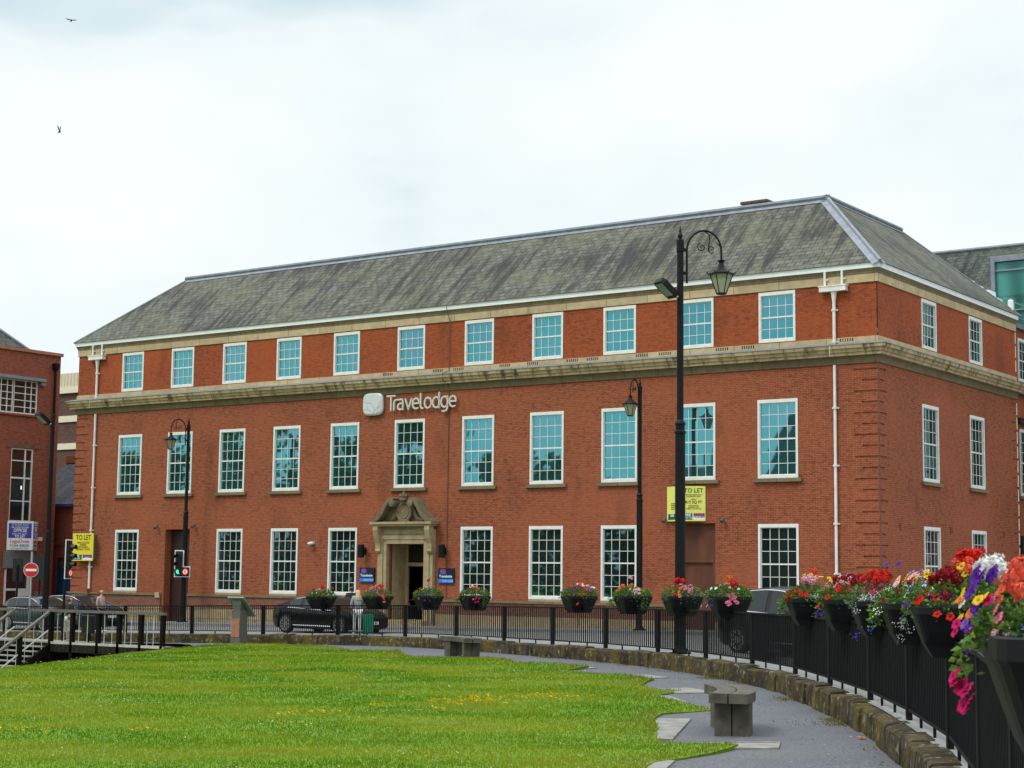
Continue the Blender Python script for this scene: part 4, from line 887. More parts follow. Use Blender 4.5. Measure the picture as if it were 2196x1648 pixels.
def letters(word, x, z, sc, y, par, m, r=.039, d=.06, name='letter'):
    for ch in word:
        st, adv = STK[ch]; mb = MB()
        for ln in st:
            P_ = [(x+a*sc, z+(min(b, .98) if b > .96 else b)*sc*.77) for a, b in ln]
            for (a, b) in zip(P_, P_[1:]):
                q = math.hypot(b[0]-a[0], b[1]-a[1]); ux, uz = (b[0]-a[0])/q, (b[1]-a[1])/q; px, pz = -uz*r, ux*r
                mb.prism([(a[0]+px, a[1]+pz), (a[0]-px, a[1]-pz), (b[0]-px, b[1]-pz), (b[0]+px, b[1]+pz)], y, y+d, lambda u, v, w_: (u, w_, v))
            for k_, (a, b) in enumerate(P_): mb.prism([(a+r*math.cos(i*math.pi/5), b+r*math.sin(i*math.pi/5)) for i in range(10)], y-.0005*(k_+1), y+d, lambda u, v, w_: (u, w_, v))
        obj(name, mb, m, par); x += adv*sc
letters('Travelodge', -22.52, 9.215, .84, -.17, t, M['letter'], .037)
mb = MB(); n_ = 40; sq = []
for i in range(n_):
    a = 2*math.pi*i/n_; c, s_ = math.cos(a), math.sin(a); sq.append((-23.33+.56*math.copysign(abs(c)**.52, c), 9.52+.49*math.copysign(abs(s_)**.52, s_)))
P3 = [(.86, -.20), (1, -.15), (1, -.05)]
vs = []
for f_, y_ in P3:
    for a, b in sq: vs.append((-23.33+(a+23.33)*f_, y_, 9.52+(b-9.52)*f_))
mb.add(vs, [(i+j*n_, (i+1) % n_+j*n_, (i+1) % n_+(j+1)*n_, i+(j+1)*n_) for j in range(2) for i in range(n_)]+[tuple(range(n_))[::-1]])
lg = obj('logo_panel', mb, M['cushion'], t)
mb = MB()
for ln in ([(-23.82, 9.66), (-23.6, 9.58), (-23.4, 9.56), (-23.25, 9.38), (-23.18, 9.22), (-23.0, 9.4), (-22.85, 9.62)], [(-23.8, 9.3), (-23.6, 9.30), (-23.4, 9.24), (-23.27, 9.10)], [(-23.27, 9.08), (-23.18, 9.22)], [(-23.1, 9.08), (-22.95, 9.32), (-22.86, 9.46)], [(-23.62, 9.44), (-23.58, 9.36)]):
    mb.tube([(a, -.202, b) for a, b in ln], .012, 4)
obj('logo_lines', mb, M['sign_line'], lg, loc=Z0)
for i, (x, lab) in enumerate(((-23.53, 'small navy and blue hotel sign left of the stone doorway'), (-19.22, 'small navy and blue hotel sign right of the stone doorway'))):
    t = thing('door_sign', lab, 'sign', (x, -.02, 1.79), group='blue signs either side of the doorway', world=True)
    mb = MB(); mb.box(x-.41, x+.41, -.08, -.0, 1.79, 2.42); b_1 = obj('panel', mb, M['navy'], t)
    a3 = Vector((x-.41, -.08, 0)); n = Vector((0, -1, 0))
    plaque(b_1, a3, FX, n, .02, .80, 1.81, 1.97, M['sky_blue'], 'band')
    btxt(b_1, 'Travelodge', .155, M['pale_txt'], a3, FX, n, .40, 2.08, .98, .003)
    btxt(b_1, 'Chester Central', .085, M['pale_txt'], a3, FX, n, .50, 1.89, .95, .0, .007)
    q = [(.10+.30*(.5+.5*math.copysign(abs(math.cos(u))**.55, math.cos(u))), 2.17+.20*(.5+.5*math.copysign(abs(math.sin(u))**.55, math.sin(u)))) for u in [2*math.pi*k/20 for k in range(20)]]
    mb = MB(); mb.prism(q, -.084, -.07, lambda u, v, w_: (a3.x+u, w_, v)); l1 = obj('logo', mb, plain('logo_blue', (.02, .12, .50), .4) if i == 0 else bpy.data.materials['logo_blue'], b_1, loc=Z0)
    mb = MB(); mb.prism([(.17, 2.34), (.28, 2.25), (.37, 2.24), (.385, 2.36)], -.087, -.07, lambda u, v, w_: (a3.x+u, w_, v)); obj('logo_mark', mb, M['red_sign'], b_1, loc=Z0)
for x, lab in ((-23.70, 'black cylindrical wall lamp left of the stone doorway'), (-19.30, 'black cylindrical wall lamp right of the stone doorway')):
    t = thing('wall_lamp', lab, 'lamp', (x, 0, 2.85), group='black wall lamps by the doorway'); mb = MB(); mb.lathe([(.13, 0), (.145, .03), (.145, .52), (.13, .56)], (0, -.30, 0), 14); obj('lamp_body', mb, M['iron'], t)
    mb = MB(); mb.box(-.04, .04, -.18, .0, .2, .36); mb.box(-.06, .06, -.02, .0, .12, .44); obj('bracket', mb, M['iron'], t)
for x, z, lab in ((-36.62, 4.27, 'tiny dark spotlight left above the tall side door'), (-34.12, 4.30, 'tiny dark spotlight right above the tall side door'), (-8.66, 4.33, 'tiny dark spotlight left above the boarded doorway'), (-6.14, 4.31, 'tiny dark spotlight right above the boarded doorway')):
    t = thing('spotlight', lab, 'lamp', (x, 0, z), group='small spotlights above doors'); mb = MB(); mb.tube([(0, -.05, 0), (0, -.12, .02)], .03, 8); obj('bracket', mb, M['iron'], t); mb = MB(); mb.tube([(0, -.10, .07), (0, -.24, -.07)], [.06, .08], 10); obj('lamp_head', mb, M['grey_ink'], t)
t = thing('security_camera', 'small white dome security camera on the brick wall between ground floor windows', 'camera', (-26.72, 0, 3.45)); mb = MB(); mb.box(-.07, .07, -.12, 0, -.02, .1); mb.lathe([(.13, .0), (.13, .06), (.05, .10)], (0, -.2, -.02), 12); obj('mount', mb, M['white'], t); mb = MB(); mb.ball((0, -.2, -.04), .11, 10); obj('dome', mb, M['grey_metal'], t)
# to let boards
t = thing('letting_board', 'bright yellow flat to let board fixed over the white downpipe', 'sign', (-41.55, -.3, 2.63), world=True)
mb = MB(); mb.box(-42.30, -40.80, -.34, -.30, 2.63, 3.98); bd = obj('board', mb, M['yellow'], t); a3 = Vector((-42.30, -.34, 0)); n = Vector((0, -1, 0))
mb = MB(); mb.box(-42.1, -42.04, -.30, 0, 2.7, 3.9); mb.box(-41.0, -40.94, -.30, 0, 2.7, 3.9); obj('batten', mb, M['timber'], t)
def fillY(bd, a3, ux, n, w_, z0, h, lines, tel):
    for body, sz, fz, sx, bo in lines: btxt(bd, body, sz, M['ink'], a3, ux, n, w_*.52, z0+h*fz, sx, bo)
    g = plaque(bd, a3, ux, n, w_*.04, w_*.47, z0+h*.04, z0+h*.225, M['green_logo'], 'agent_panel'); btxt(bd, 'CBRE', .15, M['pale_txt'], a3, ux, n, w_*.23, z0+h*.17, 1.0, .004, .007); btxt(bd, '0161 455 7666', .075, M['pale_txt'], a3, ux, n, w_*.255, z0+h*.09, .95, .001, .007)
    plaque(bd, a3, ux, n, w_*.52, w_*.96, z0+h*.04, z0+h*.10, M['white_board'], 'agent_panel'); plaque(bd, a3, ux, n, w_*.52, w_*.96, z0+h*.10, z0+h*.225, M['purple'], 'agent_panel'); btxt(bd, 'Fifield', .12, M['red_ink'], a3, ux, n, w_*.74, z0+h*.185, 1.0, .003, .007); btxt(bd, '01244 567 111', .075, M['white_board'], a3, ux, n, w_*.74, z0+h*.125, .95, .001, .007)
fillY(bd, a3, FX, n, 1.5, 2.63, 1.35, [('TO LET', .34, .84, .98, .004), ('PRIME LOCATED', .125, .655, .95, .0), ('PUB/BAR', .125, .575, .95, .0), ('RESTAURANT', .125, .495, .95, 0), ('PARTIALLY FITTED', .125, .415, .95, 0)], '')
def fillR(t, p, a3, ux, n, Lb, k):
    if k == 1: fillY(p, a3, ux, n, Lb, 4.28, 1.33, [('TO LET', .23, .87, .95, .002), ('NEW BAR RESTAURANT', .068, .75, .9, 0), ('PUB OPPORTUNITY', .068, .70, .9, 0), ('APPROX', .06, .62, .9, 0), ('815 SQ FT', .155, .54, .95, .002), ('OVER GROUND,', .06, .44, .9, 0), ('BASEMENT AND', .06, .395, .9, 0), ('INTERNAL COURTYARD', .06, .35, .9, 0)], '')
    else:
        for z in (4.95, 4.88, 4.81, 4.74): btxt(p, 'OVER GROUND', .06, M['ink'], a3, ux, n, Lb*.5, z, .8)
        plaque(p, a3, ux, n, Lb*.1, Lb*.8, 4.34, 4.56, M['green_logo'], 'agent_panel'); btxt(p, 'CBRE', .12, M['pale_txt'], a3, ux, n, Lb*.4, 4.49, .9, .003, .007)
vboard('letting_board', 'pale yellow V shaped to let board above the boarded doorway, partly behind the lamp', (-7.80, -.42), (-8.62, -.02), (-6.93, -.02), 4.28, 5.61, M['yellow_pale'], fillR)
# ------------------------------------------------------------------ lamp posts
def lamp_parts(t, H, k, ang, flood=False):
    ca, sa = math.cos(ang), math.sin(ang); T = Matrix.Rotation(ang, 4, 'Z')
    mb = MB(); b = H-10.5*k
    mb.box(-.2*k, .2*k, -.2*k, .2*k, -.06, .05); mb.lathe([(.19*k, .05), (.17*k, .12), (.135*k, .22), (.13*k, 5.5*k), (.15*k, 5.52*k), (.15*k, 5.57*k), (.12*k, 5.6*k), (.12*k, 5.72*k), (.14*k, 5.74*k), (.14*k, 5.78*k), (.088*k, 5.86*k), (.085*k, 10.15*k), (.098*k, 10.18*k), (.098*k, 10.48*k), (.07*k, 10.5*k)], n=14); obj('column', mb, M['iron'], t, smooth=False)
    mb = MB(); mb.lathe([(.035*k, 10.5*k), (.04*k, 10.53*k), (.07*k, 10.57*k), (.06*k, 10.63*k), (.03*k, 10.66*k), (.036*k, 10.70*k), (.006*k, 10.87*k)], n=10); obj('finial', mb, M['iron'], t, smooth=True)
    def q(r, z): return (r*k*ca, r*k*sa, z*k)
    mb = MB(); arc = [q(.17, 9.36), q(.17, 10.15)]+[q(.61-.44*math.cos(a), 10.2+.53*math.sin(a)) for a in [math.pi*i/14 for i in range(15)]]+[q(1.05, 9.98)]
    mb.tube(arc, .028*k, 8); mb.box(.07*k, .17*k, -.02*k, .02*k, 9.58*k, 9.66*k, T=T); mb.box(.07*k, .17*k, -.02*k, .02*k, 10.18*k, 10.26*k, T=T)
    obj('swan_neck_arm', mb, M['iron'], t)
    mb = MB()
    for cx, cz, r0, dr, a0 in ((.55, 10.30, .12, -.013, 2.0), (.80, 10.25, .11, -.013, -1.0)):
        mb.tube([q(cx+(r0+dr*i*.55)*math.cos(a0+(i*.6)*(1 if cx < .6 else -1)), cz+(r0+dr*i*.55)*math.sin(a0+(i*.6)*(1 if cx < .6 else -1))) for i in range(15)], .015*k, 5)
    mb.tube([q(.62, 10.72), q(.74, 10.62), q(.76, 10.48), q(.72, 10.34), q(.74, 10.2)], .016*k, 5); mb.tube([q(.9, 10.44), q(.98, 10.36), q(1.03, 10.3)], .014*k, 5)
    obj('scroll_ornament', mb, M['iron'], t)
    cx, cy = 1.05*k*ca, 1.05*k*sa
    mb = MB(); mb.lathe([(.05*k, 9.98*k), (.10*k, 9.96*k), (.06*k, 9.90*k), (.07*k, 9.86*k), (.11*k, 9.78*k), (.20*k, 9.71*k), (.33*k, 9.62*k), (.33*k, 9.58*k)][::-1], (cx, cy, 0), 6, T=None); ln = obj('lantern_hood', mb, M['iron'], t)
    mb = MB(); mb.lathe([(.115*k, 9.11*k), (.285*k, 9.58*k)], (cx, cy, 0), 6); obj('lantern_glass', mb, M['lantern'], ln, loc=Z0)
    mb = MB()
    for i in range(6):
        a = 2*math.pi*(i+.5)/6; mb.tube([(cx+.12*k*math.cos(a), cy+.12*k*math.sin(a), 9.09*k), (cx+.29*k*math.cos(a), cy+.29*k*math.sin(a), 9.58*k)], .013*k, 4); mb.tube([(cx+.30*k*math.cos(a), cy+.30*k*math.sin(a), 9.58*k), (cx+.37*k*math.cos(a), cy+.37*k*math.sin(a), 9.66*k)], .014*k, 4)
    mb.lathe([(.13*k, 9.08*k), (.13*k, 9.12*k)], (cx, cy, 0), 6); obj('lantern_frame', mb, M['iron'], ln, loc=Z0)
def floodlight(t, z, ang, s=1.0):
    Tm = Matrix.Translation((0, 0, z)) @ Matrix.Rotation(ang, 4, 'Z')
    mb = MB(); mb.tube([Tm @ Vector((.08, 0, 0)), Tm @ Vector((.26*s, 0, .0))], .035, 8); br = obj('floodlight_bracket', mb, M['galv'], t)
    Tb = Tm @ Matrix.Translation((.20*s, 0, .0)) @ Matrix.Rotation(R(-38), 4, 'Y')
    mb = MB(); v = [(-.0, -.16), (.10, -.20), (.52, -.20), (.60, -.14), (.60, .14), (.52, .20), (.10, .20), (0, .16)]
    mb.prism([(a*s, b*s) for a, b in v], -.07*s, .07*s, lambda a, b, d: tuple(Tb @ Vector((a, b, d)))); fl = obj('floodlight', mb, M['iron'], t)
    mb = MB(); mb.box(.10*s, .54*s, -.15*s, .15*s, -.078*s, -.071*s, T=Tb); obj('floodlight_glass', mb, M['led'], fl, loc=Z0)
t = thing('street_lamp', 'tallest black lamp post rising behind the railings, with swan neck lantern and floodlight', 'street lamp', (3.09, -19.74, G(3.09, -19.74)-.02), group='black swan neck street lamps'); lamp_parts(t, 10.5, 1.0, R(35)); floodlight(t, 9.0, R(245))
t = thing('street_lamp', 'middle black swan neck lamp post in front of the ninth window column', 'street lamp', (-8.66, -2.01, Fh(-8.66)), group='black swan neck street lamps'); lamp_parts(t, 9.2, .875, R(-82))
t = thing('street_lamp', 'far left black swan neck lamp post beside the tall dark side door', 'street lamp', (-33.87, -.9, Fh(-33.87)), group='black swan neck street lamps'); lamp_parts(t, 9.2, .875, R(-104))
t = thing('lighting_column', 'plain black lighting column with a floodlight in front of the office building', 'street lamp', (-35.27, -7.74, -.5)); mb = MB(); mb.lathe([(.14, 0), (.13, 4.3), (.105, 4.4), (.085, 9.45), (.07, 9.5)], n=12); obj('column', mb, M['iron'], t); floodlight(t, 9.05, R(-99), 1.15)
# ------------------------------------------------------------------ signals and road sign
def rring(n=16, r=.1): return [(r*math.cos(2*math.pi*i/n), r*math.sin(2*math.pi*i/n)) for i in range(n)]
def signal(name, lab, loc, rz, kind, sc=1.0):
    t = thing(name, lab, 'traffic light', loc, rz, 'traffic lights along the street'); S = sc
    xz = lambda a, b, d: (a*S, d*S, b*S)
    if kind == 'L': poly = [(-.25, 0), (.52, 0), (.52, .5), (.2, .5), (.2, 1.24), (-.25, 1.24)]
    else: poly = [(-.25, 0), (.25, 0), (.25, 1.7), (-.25, 1.7)]
    cx = sum(a for a, b in poly)/len(poly); cz = sum(b for a, b in poly)/len(poly)
    mb = MB(); mb.prism(poly, .02, .045, xz); bk = obj('backboard', mb, M['white_board'], t)
    ip = []
    for a, b in poly: ip.append((a+(.045 if a < 0 else -.045), b+(.045 if b <= 0 else -.045)))
    mb = MB(); mb.prism(ip, .005, .02, xz); obj('backboard_face', mb, M['signal_black'], bk, loc=Z0)
    zs = (.25, .60, .95) if kind == 'L' else (.62, .98, 1.36)
    for i, z in enumerate(zs):
        mb = MB(); mb.box(-.17*S, .15*S, -.10*S, .004*S, (z-.16)*S, (z+.16)*S); hd = obj('signal_head', mb, M['signal_black'], t)
        mb = MB(); n_ = 12
        pr = [(-.01+.125*math.cos(a), z+.125*math.sin(a)) for a in [math.pi*j/n_ for j in range(-2, n_+3)]]
        vs = [(a*S, -.10*S, b*S) for a, b in pr]+[(a*S, -.34*S, (b-.01)*S) for a, b in pr]; k_ = len(pr); mb.add(vs, [(j, j+1, j+1+k_, j+k_) for j in range(k_-1)]); obj('hood', mb, M['signal_black'], hd, loc=Z0)
        lit = (kind == 'L' and i == 0)
        mb = MB(); mb.prism([(-.01+a, z+b) for a, b in rring(14, .105)], -.115, -.101, xz); obj('lens', mb, M['green_light'] if lit else M['led'] if False else M['signal_black'], hd, loc=Z0)
    if kind in ('L', 'B'):
        ox, oz = (.33, .25) if kind == 'L' else (0, .26)
        mb = MB(); mb.box((ox-.17)*S, (ox+.16)*S, -.10*S, .004*S, (oz-.17)*S, (oz+.17)*S); hd = obj('sign_box', mb, M['signal_black'], t)
        mb = MB(); mb.tube([((ox+a)*S, -.105*S, (oz+b)*S) for a, b in rring(18, .125)+[(.125, 0)]], .022*S, 6, cap=False); obj('red_ring', mb, M['red_light'], hd, loc=Z0)
        mb = MB(); mb.prism([(ox+a, oz+b) for a, b in rring(18, .105)], -.106, -.101, xz); obj('sign_face', mb, M['white_light'], hd, loc=Z0)
        mb = MB(); mb.tube([((ox-.03)*S, -.11*S, (oz-.07)*S), ((ox-.03)*S, -.11*S, (oz+.02)*S), ((ox+.01)*S, -.11*S, (oz+.05)*S), ((ox+.06)*S, -.11*S, (oz+.05)*S)], .018*S, 5); mb.tube([((ox-.07)*S, -.112*S, (oz+.09)*S), ((ox+.07)*S, -.112*S, (oz-.09)*S)], .012*S, 4); obj('turn_arrow', mb, M['red_light'], hd, loc=Z0)
    return t
t = signal('traffic_signal', 'L shaped traffic light showing green beside the far left lamp post', (-33.72, -1.35, 1.90), R(25), 'L')
mb = MB(); mb.box(-.36, -.2, .02, .3, .3, .36); mb.box(-.36, -.2, .02, .3, .9, .96); obj('mounting_bracket', mb, M['iron'], t)
p_ = Vector((-32.2, -10.0, 0)); t = signal('traffic_signal', 'tall white edged traffic light turned sideways in front of the blue door', (-30.9, -10.25, 1.80), R(106), 'B', .95)
mb = MB(); mb.tube([(0, .16, -2.5), (0, .16, 1.5)], .05, 8); mb.box(-.05, .05, .04, .18, .4, .46); mb.box(-.05, .05, .04, .18, 1.2, 1.26); obj('pole', mb, M['iron'], t)
t = thing('traffic_signal', 'black traffic light seen from behind, left of the round no entry sign', 'traffic light', (-42.4, -3.55, -.5), R(-130), 'traffic lights along the street')
mb = MB(); mb.box(-.24, .24, .0, .03, 2.1, 3.2); obj('backboard', mb, M['signal_black'], t)
for z in (2.3, 2.62, 2.94): mb = MB(); mb.box(-.15, .15, -.12, -.002, z-.15, z+.15); hd = obj('signal_head', mb, M['signal_black'], t)
mb = MB(); mb.tube([(0, .1, 0), (0, .1, 2.9)], .05, 8); obj('pole', mb, M['iron'], t)
t = thing('signal_cabinet', 'dark square board behind the no entry sign beside the black column', 'traffic sign', (-40.85, -3.5, -.5), R(50)); mb = MB(); mb.box(-.3, .3, 0, .04, 2.2, 3.35); obj('backboard', mb, M['signal_black'], t); mb = MB(); mb.tube([(0, .08, 0), (0, .08, 3)], .04, 8); obj('pole', mb, M['iron'], t)
t = thing('no_entry_sign', 'round red no entry sign with a white bar on a grey pole', 'road sign', (-35.85, -8.1, -.45), R(42)); mb = MB(); mb.lathe([(.045, 0), (.045, 3.4)], n=10); obj('pole', mb, M['galv'], t)
mb = MB(); xz = lambda a, b, d: (a, d, 2.6+b); mb.prism(rring(28, .30), -.075, -.05, xz); dsc = obj('disc', mb, M['red_sign'], t); mb = MB(); mb.box(-.23, .23, -.08, -.0755, 2.55, 2.65); obj('white_bar', mb, M['white_board'], dsc, loc=Z0); mb = MB(); mb.prism(rring(28, .318), -.07, -.052, xz); obj('rim', mb, M['white_board'], dsc, loc=Z0)
# ------------------------------------------------------------------ park furniture
def bench(lab, loc, rz, seg=2.1):
    t = thing('bench', lab, 'bench', loc, rz, 'curved park benches')
    Rr = 3.4     # curvature of the two planks, bowed to -Y
    def pl(r0, r1):
        mb = MB(); n_ = 12; vs = []
        for i in range(n_+1):
            a = (i/n_-.5)*seg/Rr
            for r_ in (r0, r1):
                for z in (.45, .58): vs.append((math.sin(a)*r_, Rr-math.cos(a)*r_, z))
        fs = []
        for i in range(n_): o_ = i*4; fs += [(o_, o_+1, o_+5, o_+4), (o_+2, o_+6, o_+7, o_+3), (o_+1, o_+3, o_+7, o_+5), (o_, o_+4, o_+6, o_+2)]
        fs += [(0, 2, 3, 1), (n_*4, n_*4+1, n_*4+3, n_*4+2)]; mb.add(vs, fs); return mb
    for r0, r1 in ((Rr-.265, Rr-.01), (Rr+.01, Rr+.265)): obj('seat_plank', pl(r0, r1), M['conc'], t)
    for sx in (-1, 1):
        a = sx*.33*seg/Rr; Tm = Matrix.Translation((math.sin(a)*Rr, Rr-math.cos(a)*Rr, 0)) @ Matrix.Rotation(a, 4, 'Z')
        for sy in (-1, 1): mb = MB(); mb.box(-.15, .15, sy*.122-.113, sy*.122+.113, -.05, .45, T=Tm); obj('leg', mb, M['conc'], t)
    return t
s1 = s_at(14.9, -35.4); tg = ctan(s1); q = Vector((13.04, -35.79, 0)); bench('grey concrete bench nearest the camera, seen end on, on the gravel path', (q.x, q.y, G(q.x, q.y)-.36), math.atan2(tg.y, tg.x)+math.pi)
q = Vector((-6.3, -16.1, 0)); tg = ctan(s_at(-6.86, -13.05)); bench('far grey concrete bench seen from the side near the middle of the path', (q.x, q.y, G(q.x, q.y)-.36), math.atan2(tg.y, tg.x)+math.pi)
q = (-21.1, -10.35); z = G(*q)-.36
t = thing('information_lectern', 'grey stone information lectern with a sloping panel at the end of the path', 'information board', (*q, z), R(101))
mb = MB(); mb.box(-.26, .30, -.20, .20, -.1, .28); mb.box(-.24, .28, -.18, .20, .28, 1.3); obj('pillar', mb, plain('grey_stone_pillar', (.10, .098, .09), .8, var=.2), t)
mb = MB(); mb.box(-.262, -.245, -.17, .19, .30, .98); obj('red_stone_panel', mb, M['redstone'], t)
Tm = Matrix.Translation((.12, .0, 1.42)) @ Matrix.Rotation(R(40), 4, 'Y'); mb = MB(); mb.box(-.55, .55, -.36, .36, -.02, .03, T=Tm); obj('sloping_panel', mb, M['slab'], t)
mb = MB(); mb.add([(-.2, -.15, 1.3), (.25, -.15, 1.3), (.25, .15, 1.3), (-.2, .15, 1.3), (-.24, -.2, 1.66), (.26, -.2, 1.24), (.26, .2, 1.24), (-.24, .2, 1.66)], [(0, 1, 5, 4), (1, 2, 6, 5), (2, 3, 7, 6), (3, 0, 4, 7), (4, 5, 6, 7)]); obj('panel_bracket', mb, bpy.data.materials['grey_stone_pillar'], t)
# paving slabs set in the lawn edge
for (pts_, lab) in (([(13.0, -38.1), (14.35, -37.25), (14.42, -37.33), (13.05, -38.2)], 'thin pale kerb edging the turf beside the near bench'), ([(13.75, -37.55), (14.38, -37.15), (14.75, -37.95), (14.15, -38.35)], 'square pale paving slab at the tip of the nearest turf strip'), ([(11.05, -34.5), (11.5, -34.3), (13.0, -37.5), (12.55, -37.75)], 'long pale paving slab between lawn and gravel left of the near bench'), ([(8.0, -29.9), (8.45, -29.65), (9.75, -31.2), (9.3, -31.5)], 'pale paving slab at the back of the second gravel notch'), ([(7.15, -27.95), (7.55, -27.3), (8.75, -28.4), (8.2, -28.9)], 'pale triangular paving slab at the tip of the second turf strip'), ([(3.9, -23.75), (4.15, -23.2), (5.3, -24.1), (4.95, -24.6)], 'pale paving slab at the tip of the third turf strip'), ([(13.9, -40.1), (14.4, -39.9), (15.0, -41.3), (14.5, -41.5)], 'pale paving slab at the bottom edge of the picture beside the lawn'), ([(-.1, -20.5), (.1, -20.1), (1.4, -20.9), (1.2, -21.3)], 'pale paving slab at the tip of the fourth turf strip')):
    mb = MB(); n_ = len(pts_); cx = sum(a for a, b in pts_)/n_; cy = sum(b for a, b in pts_)/n_; za = G(cx, cy)-.36
    a2 = sum(pts_[i][0]*pts_[(i+1) % n_][1]-pts_[(i+1) % n_][0]*pts_[i][1] for i in range(n_)); pts_ = pts_ if a2 > 0 else pts_[::-1]
    mb.prism(pts_, -.1, .058, lambda a, b, d: (a, b, G(a, b)-.36+d*(.42 if d > 0 else 1))); tag(obj('paving_slab', mb, M['conc_pale']), lab, 'paving slab', 'pale slabs along the lawn edge')
# ------------------------------------------------------------------ deck and stair down to the arena
DZ = -.74
dk = thing('timber_walkway', 'dark timber walkway with pale rods and a grey handrail below the street railings', 'walkway', (-29, -9.8, DZ), world=True)
mb = MB(); mb.box(-40, -24.9, -10.55, -9.25, DZ-.06, DZ); obj('deck', mb, M['deck'], dk)
mb = MB()
for i in range(26): x = -31.5+i*.26; mb.box(x, x+.24, -10.60, -10.555, DZ-.40, DZ-.10)
mb.box(-40, -24.9, -10.5, -9.3, DZ-.3, DZ-.062); mb.box(-31.5, -24.9, -10.55, -10.52, DZ-.38, DZ-.1); obj('skirting_boards', mb, M['skirt'], dk)
mb = MB(); mb.box(-40, -24.4, -9.9, -9.4, -4, DZ-.31); obj('retaining_wall', mb, M['timber_dark'], dk)
mb = MB(); mb.box(-31.5, -24.9, -10.60, -10.552, DZ-.085, DZ+.01); obj('deck_edge', mb, plain('pale_deck_edge', (.45, .43, .40), .8, var=.25, scale=6), dk)
for x in (-31.5, -30.2, -28.65, -27.45, -26.2, -25.0): mb = MB(); mb.box(x-.08, x+.08, -10.60, -10.44, DZ-.9, DZ+1.2); obj('post', mb, M['timber_dark'], dk)
mb = MB(); mb.box(-31.55, -24.9, -10.62, -10.42, DZ+1.2, DZ+1.30); mb.box(-40, -33.9, -10.62, -10.42, DZ+1.2, DZ+1.30); mb.box(-33.9, -31.55, -9.75, -9.6, DZ+1.17, DZ+1.27); obj('handrail', mb, M['timber'], dk)
for x in (-31.1, -30.7, -29.8, -29.3, -28.3, -27.85, -27.1, -26.75, -25.85, -25.5, -34.3, -34.8, -33.0, -32.5): yq = -9.68 if -33.9 < x < -31.6 else -10.53; mb = MB(); mb.tube([(x, yq, DZ-.02), (x, yq, DZ+1.2)], .015, 6); obj('baluster', mb, M['baluster'], dk)
st = thing('timber_staircase', 'open dark timber staircase with pale treads descending left below the walkway', 'stairs', (-32.7, -12, DZ-1), world=True)
stp = [(-10.6-.30*k, DZ-.19*(k+1)) for k in range(12)]
for k, (y, z) in enumerate(stp): mb = MB(); mb.box(-33.8, -31.66, y-.30, y+.02, z-.045, z); obj('tread', mb, M['deck'], st)
for x in (-33.9, -31.6):
    mb = MB(); mb.prism([(-10.5, DZ-.05), (-14.4, DZ-2.52), (-14.4, DZ-2.9), (-10.5, DZ-.42)], x-.05, x+.05, lambda a, b, d: (d, a, b)); obj('stringer', mb, M['timber_dark'], st)
    mb = MB(); mb.prism([(-10.45, DZ+1.32), (-14.6, DZ-1.31), (-14.6, DZ-1.42), (-10.45, DZ+1.21)], x-.08, x+.08, lambda a, b, d: (d, a, b)); obj('handrail', mb, M['timber'], st)
    mb = MB(); mb.prism([(-10.45, DZ+.55), (-14.6, DZ-2.08), (-14.6, DZ-2.12), (-10.45, DZ+.51)], x-.02, x+.02, lambda a, b, d: (d, a, b)); obj('mid_rail', mb, M['baluster'], st)
    for k in range(9):
        y = -10.9-.42*k; z0 = DZ-.19*(y+10.6)/-.30*1.0
        mb = MB(); mb.tube([(x, y, z0-.35), (x, y, DZ+1.24+(y+10.45)*.633)], .014, 6); obj('baluster', mb, M['baluster'], st)
    for y in (-12.0, -13.6): mb = MB(); mb.box(x-.08, x+.08, y-.08, y+.08, -4, DZ+1.2+(y+10.45)*.633); obj('post', mb, M['timber_dark'], st)
t = thing('litter_bin', 'round black litter bin on a post, hung behind the timber walkway rail', 'bin', (-29.8, -10.05, DZ)); mb = MB(); mb.lathe([(.22, .36), (.27, .40), (.29, 1.05), (.30, 1.07), (.26, 1.08)], n=16); obj('bin', mb, M['bin'], t); mb = MB(); mb.tube([(0, .0, 0), (0, .0, .38)], .06, 8); obj('post', mb, M['iron'], t)
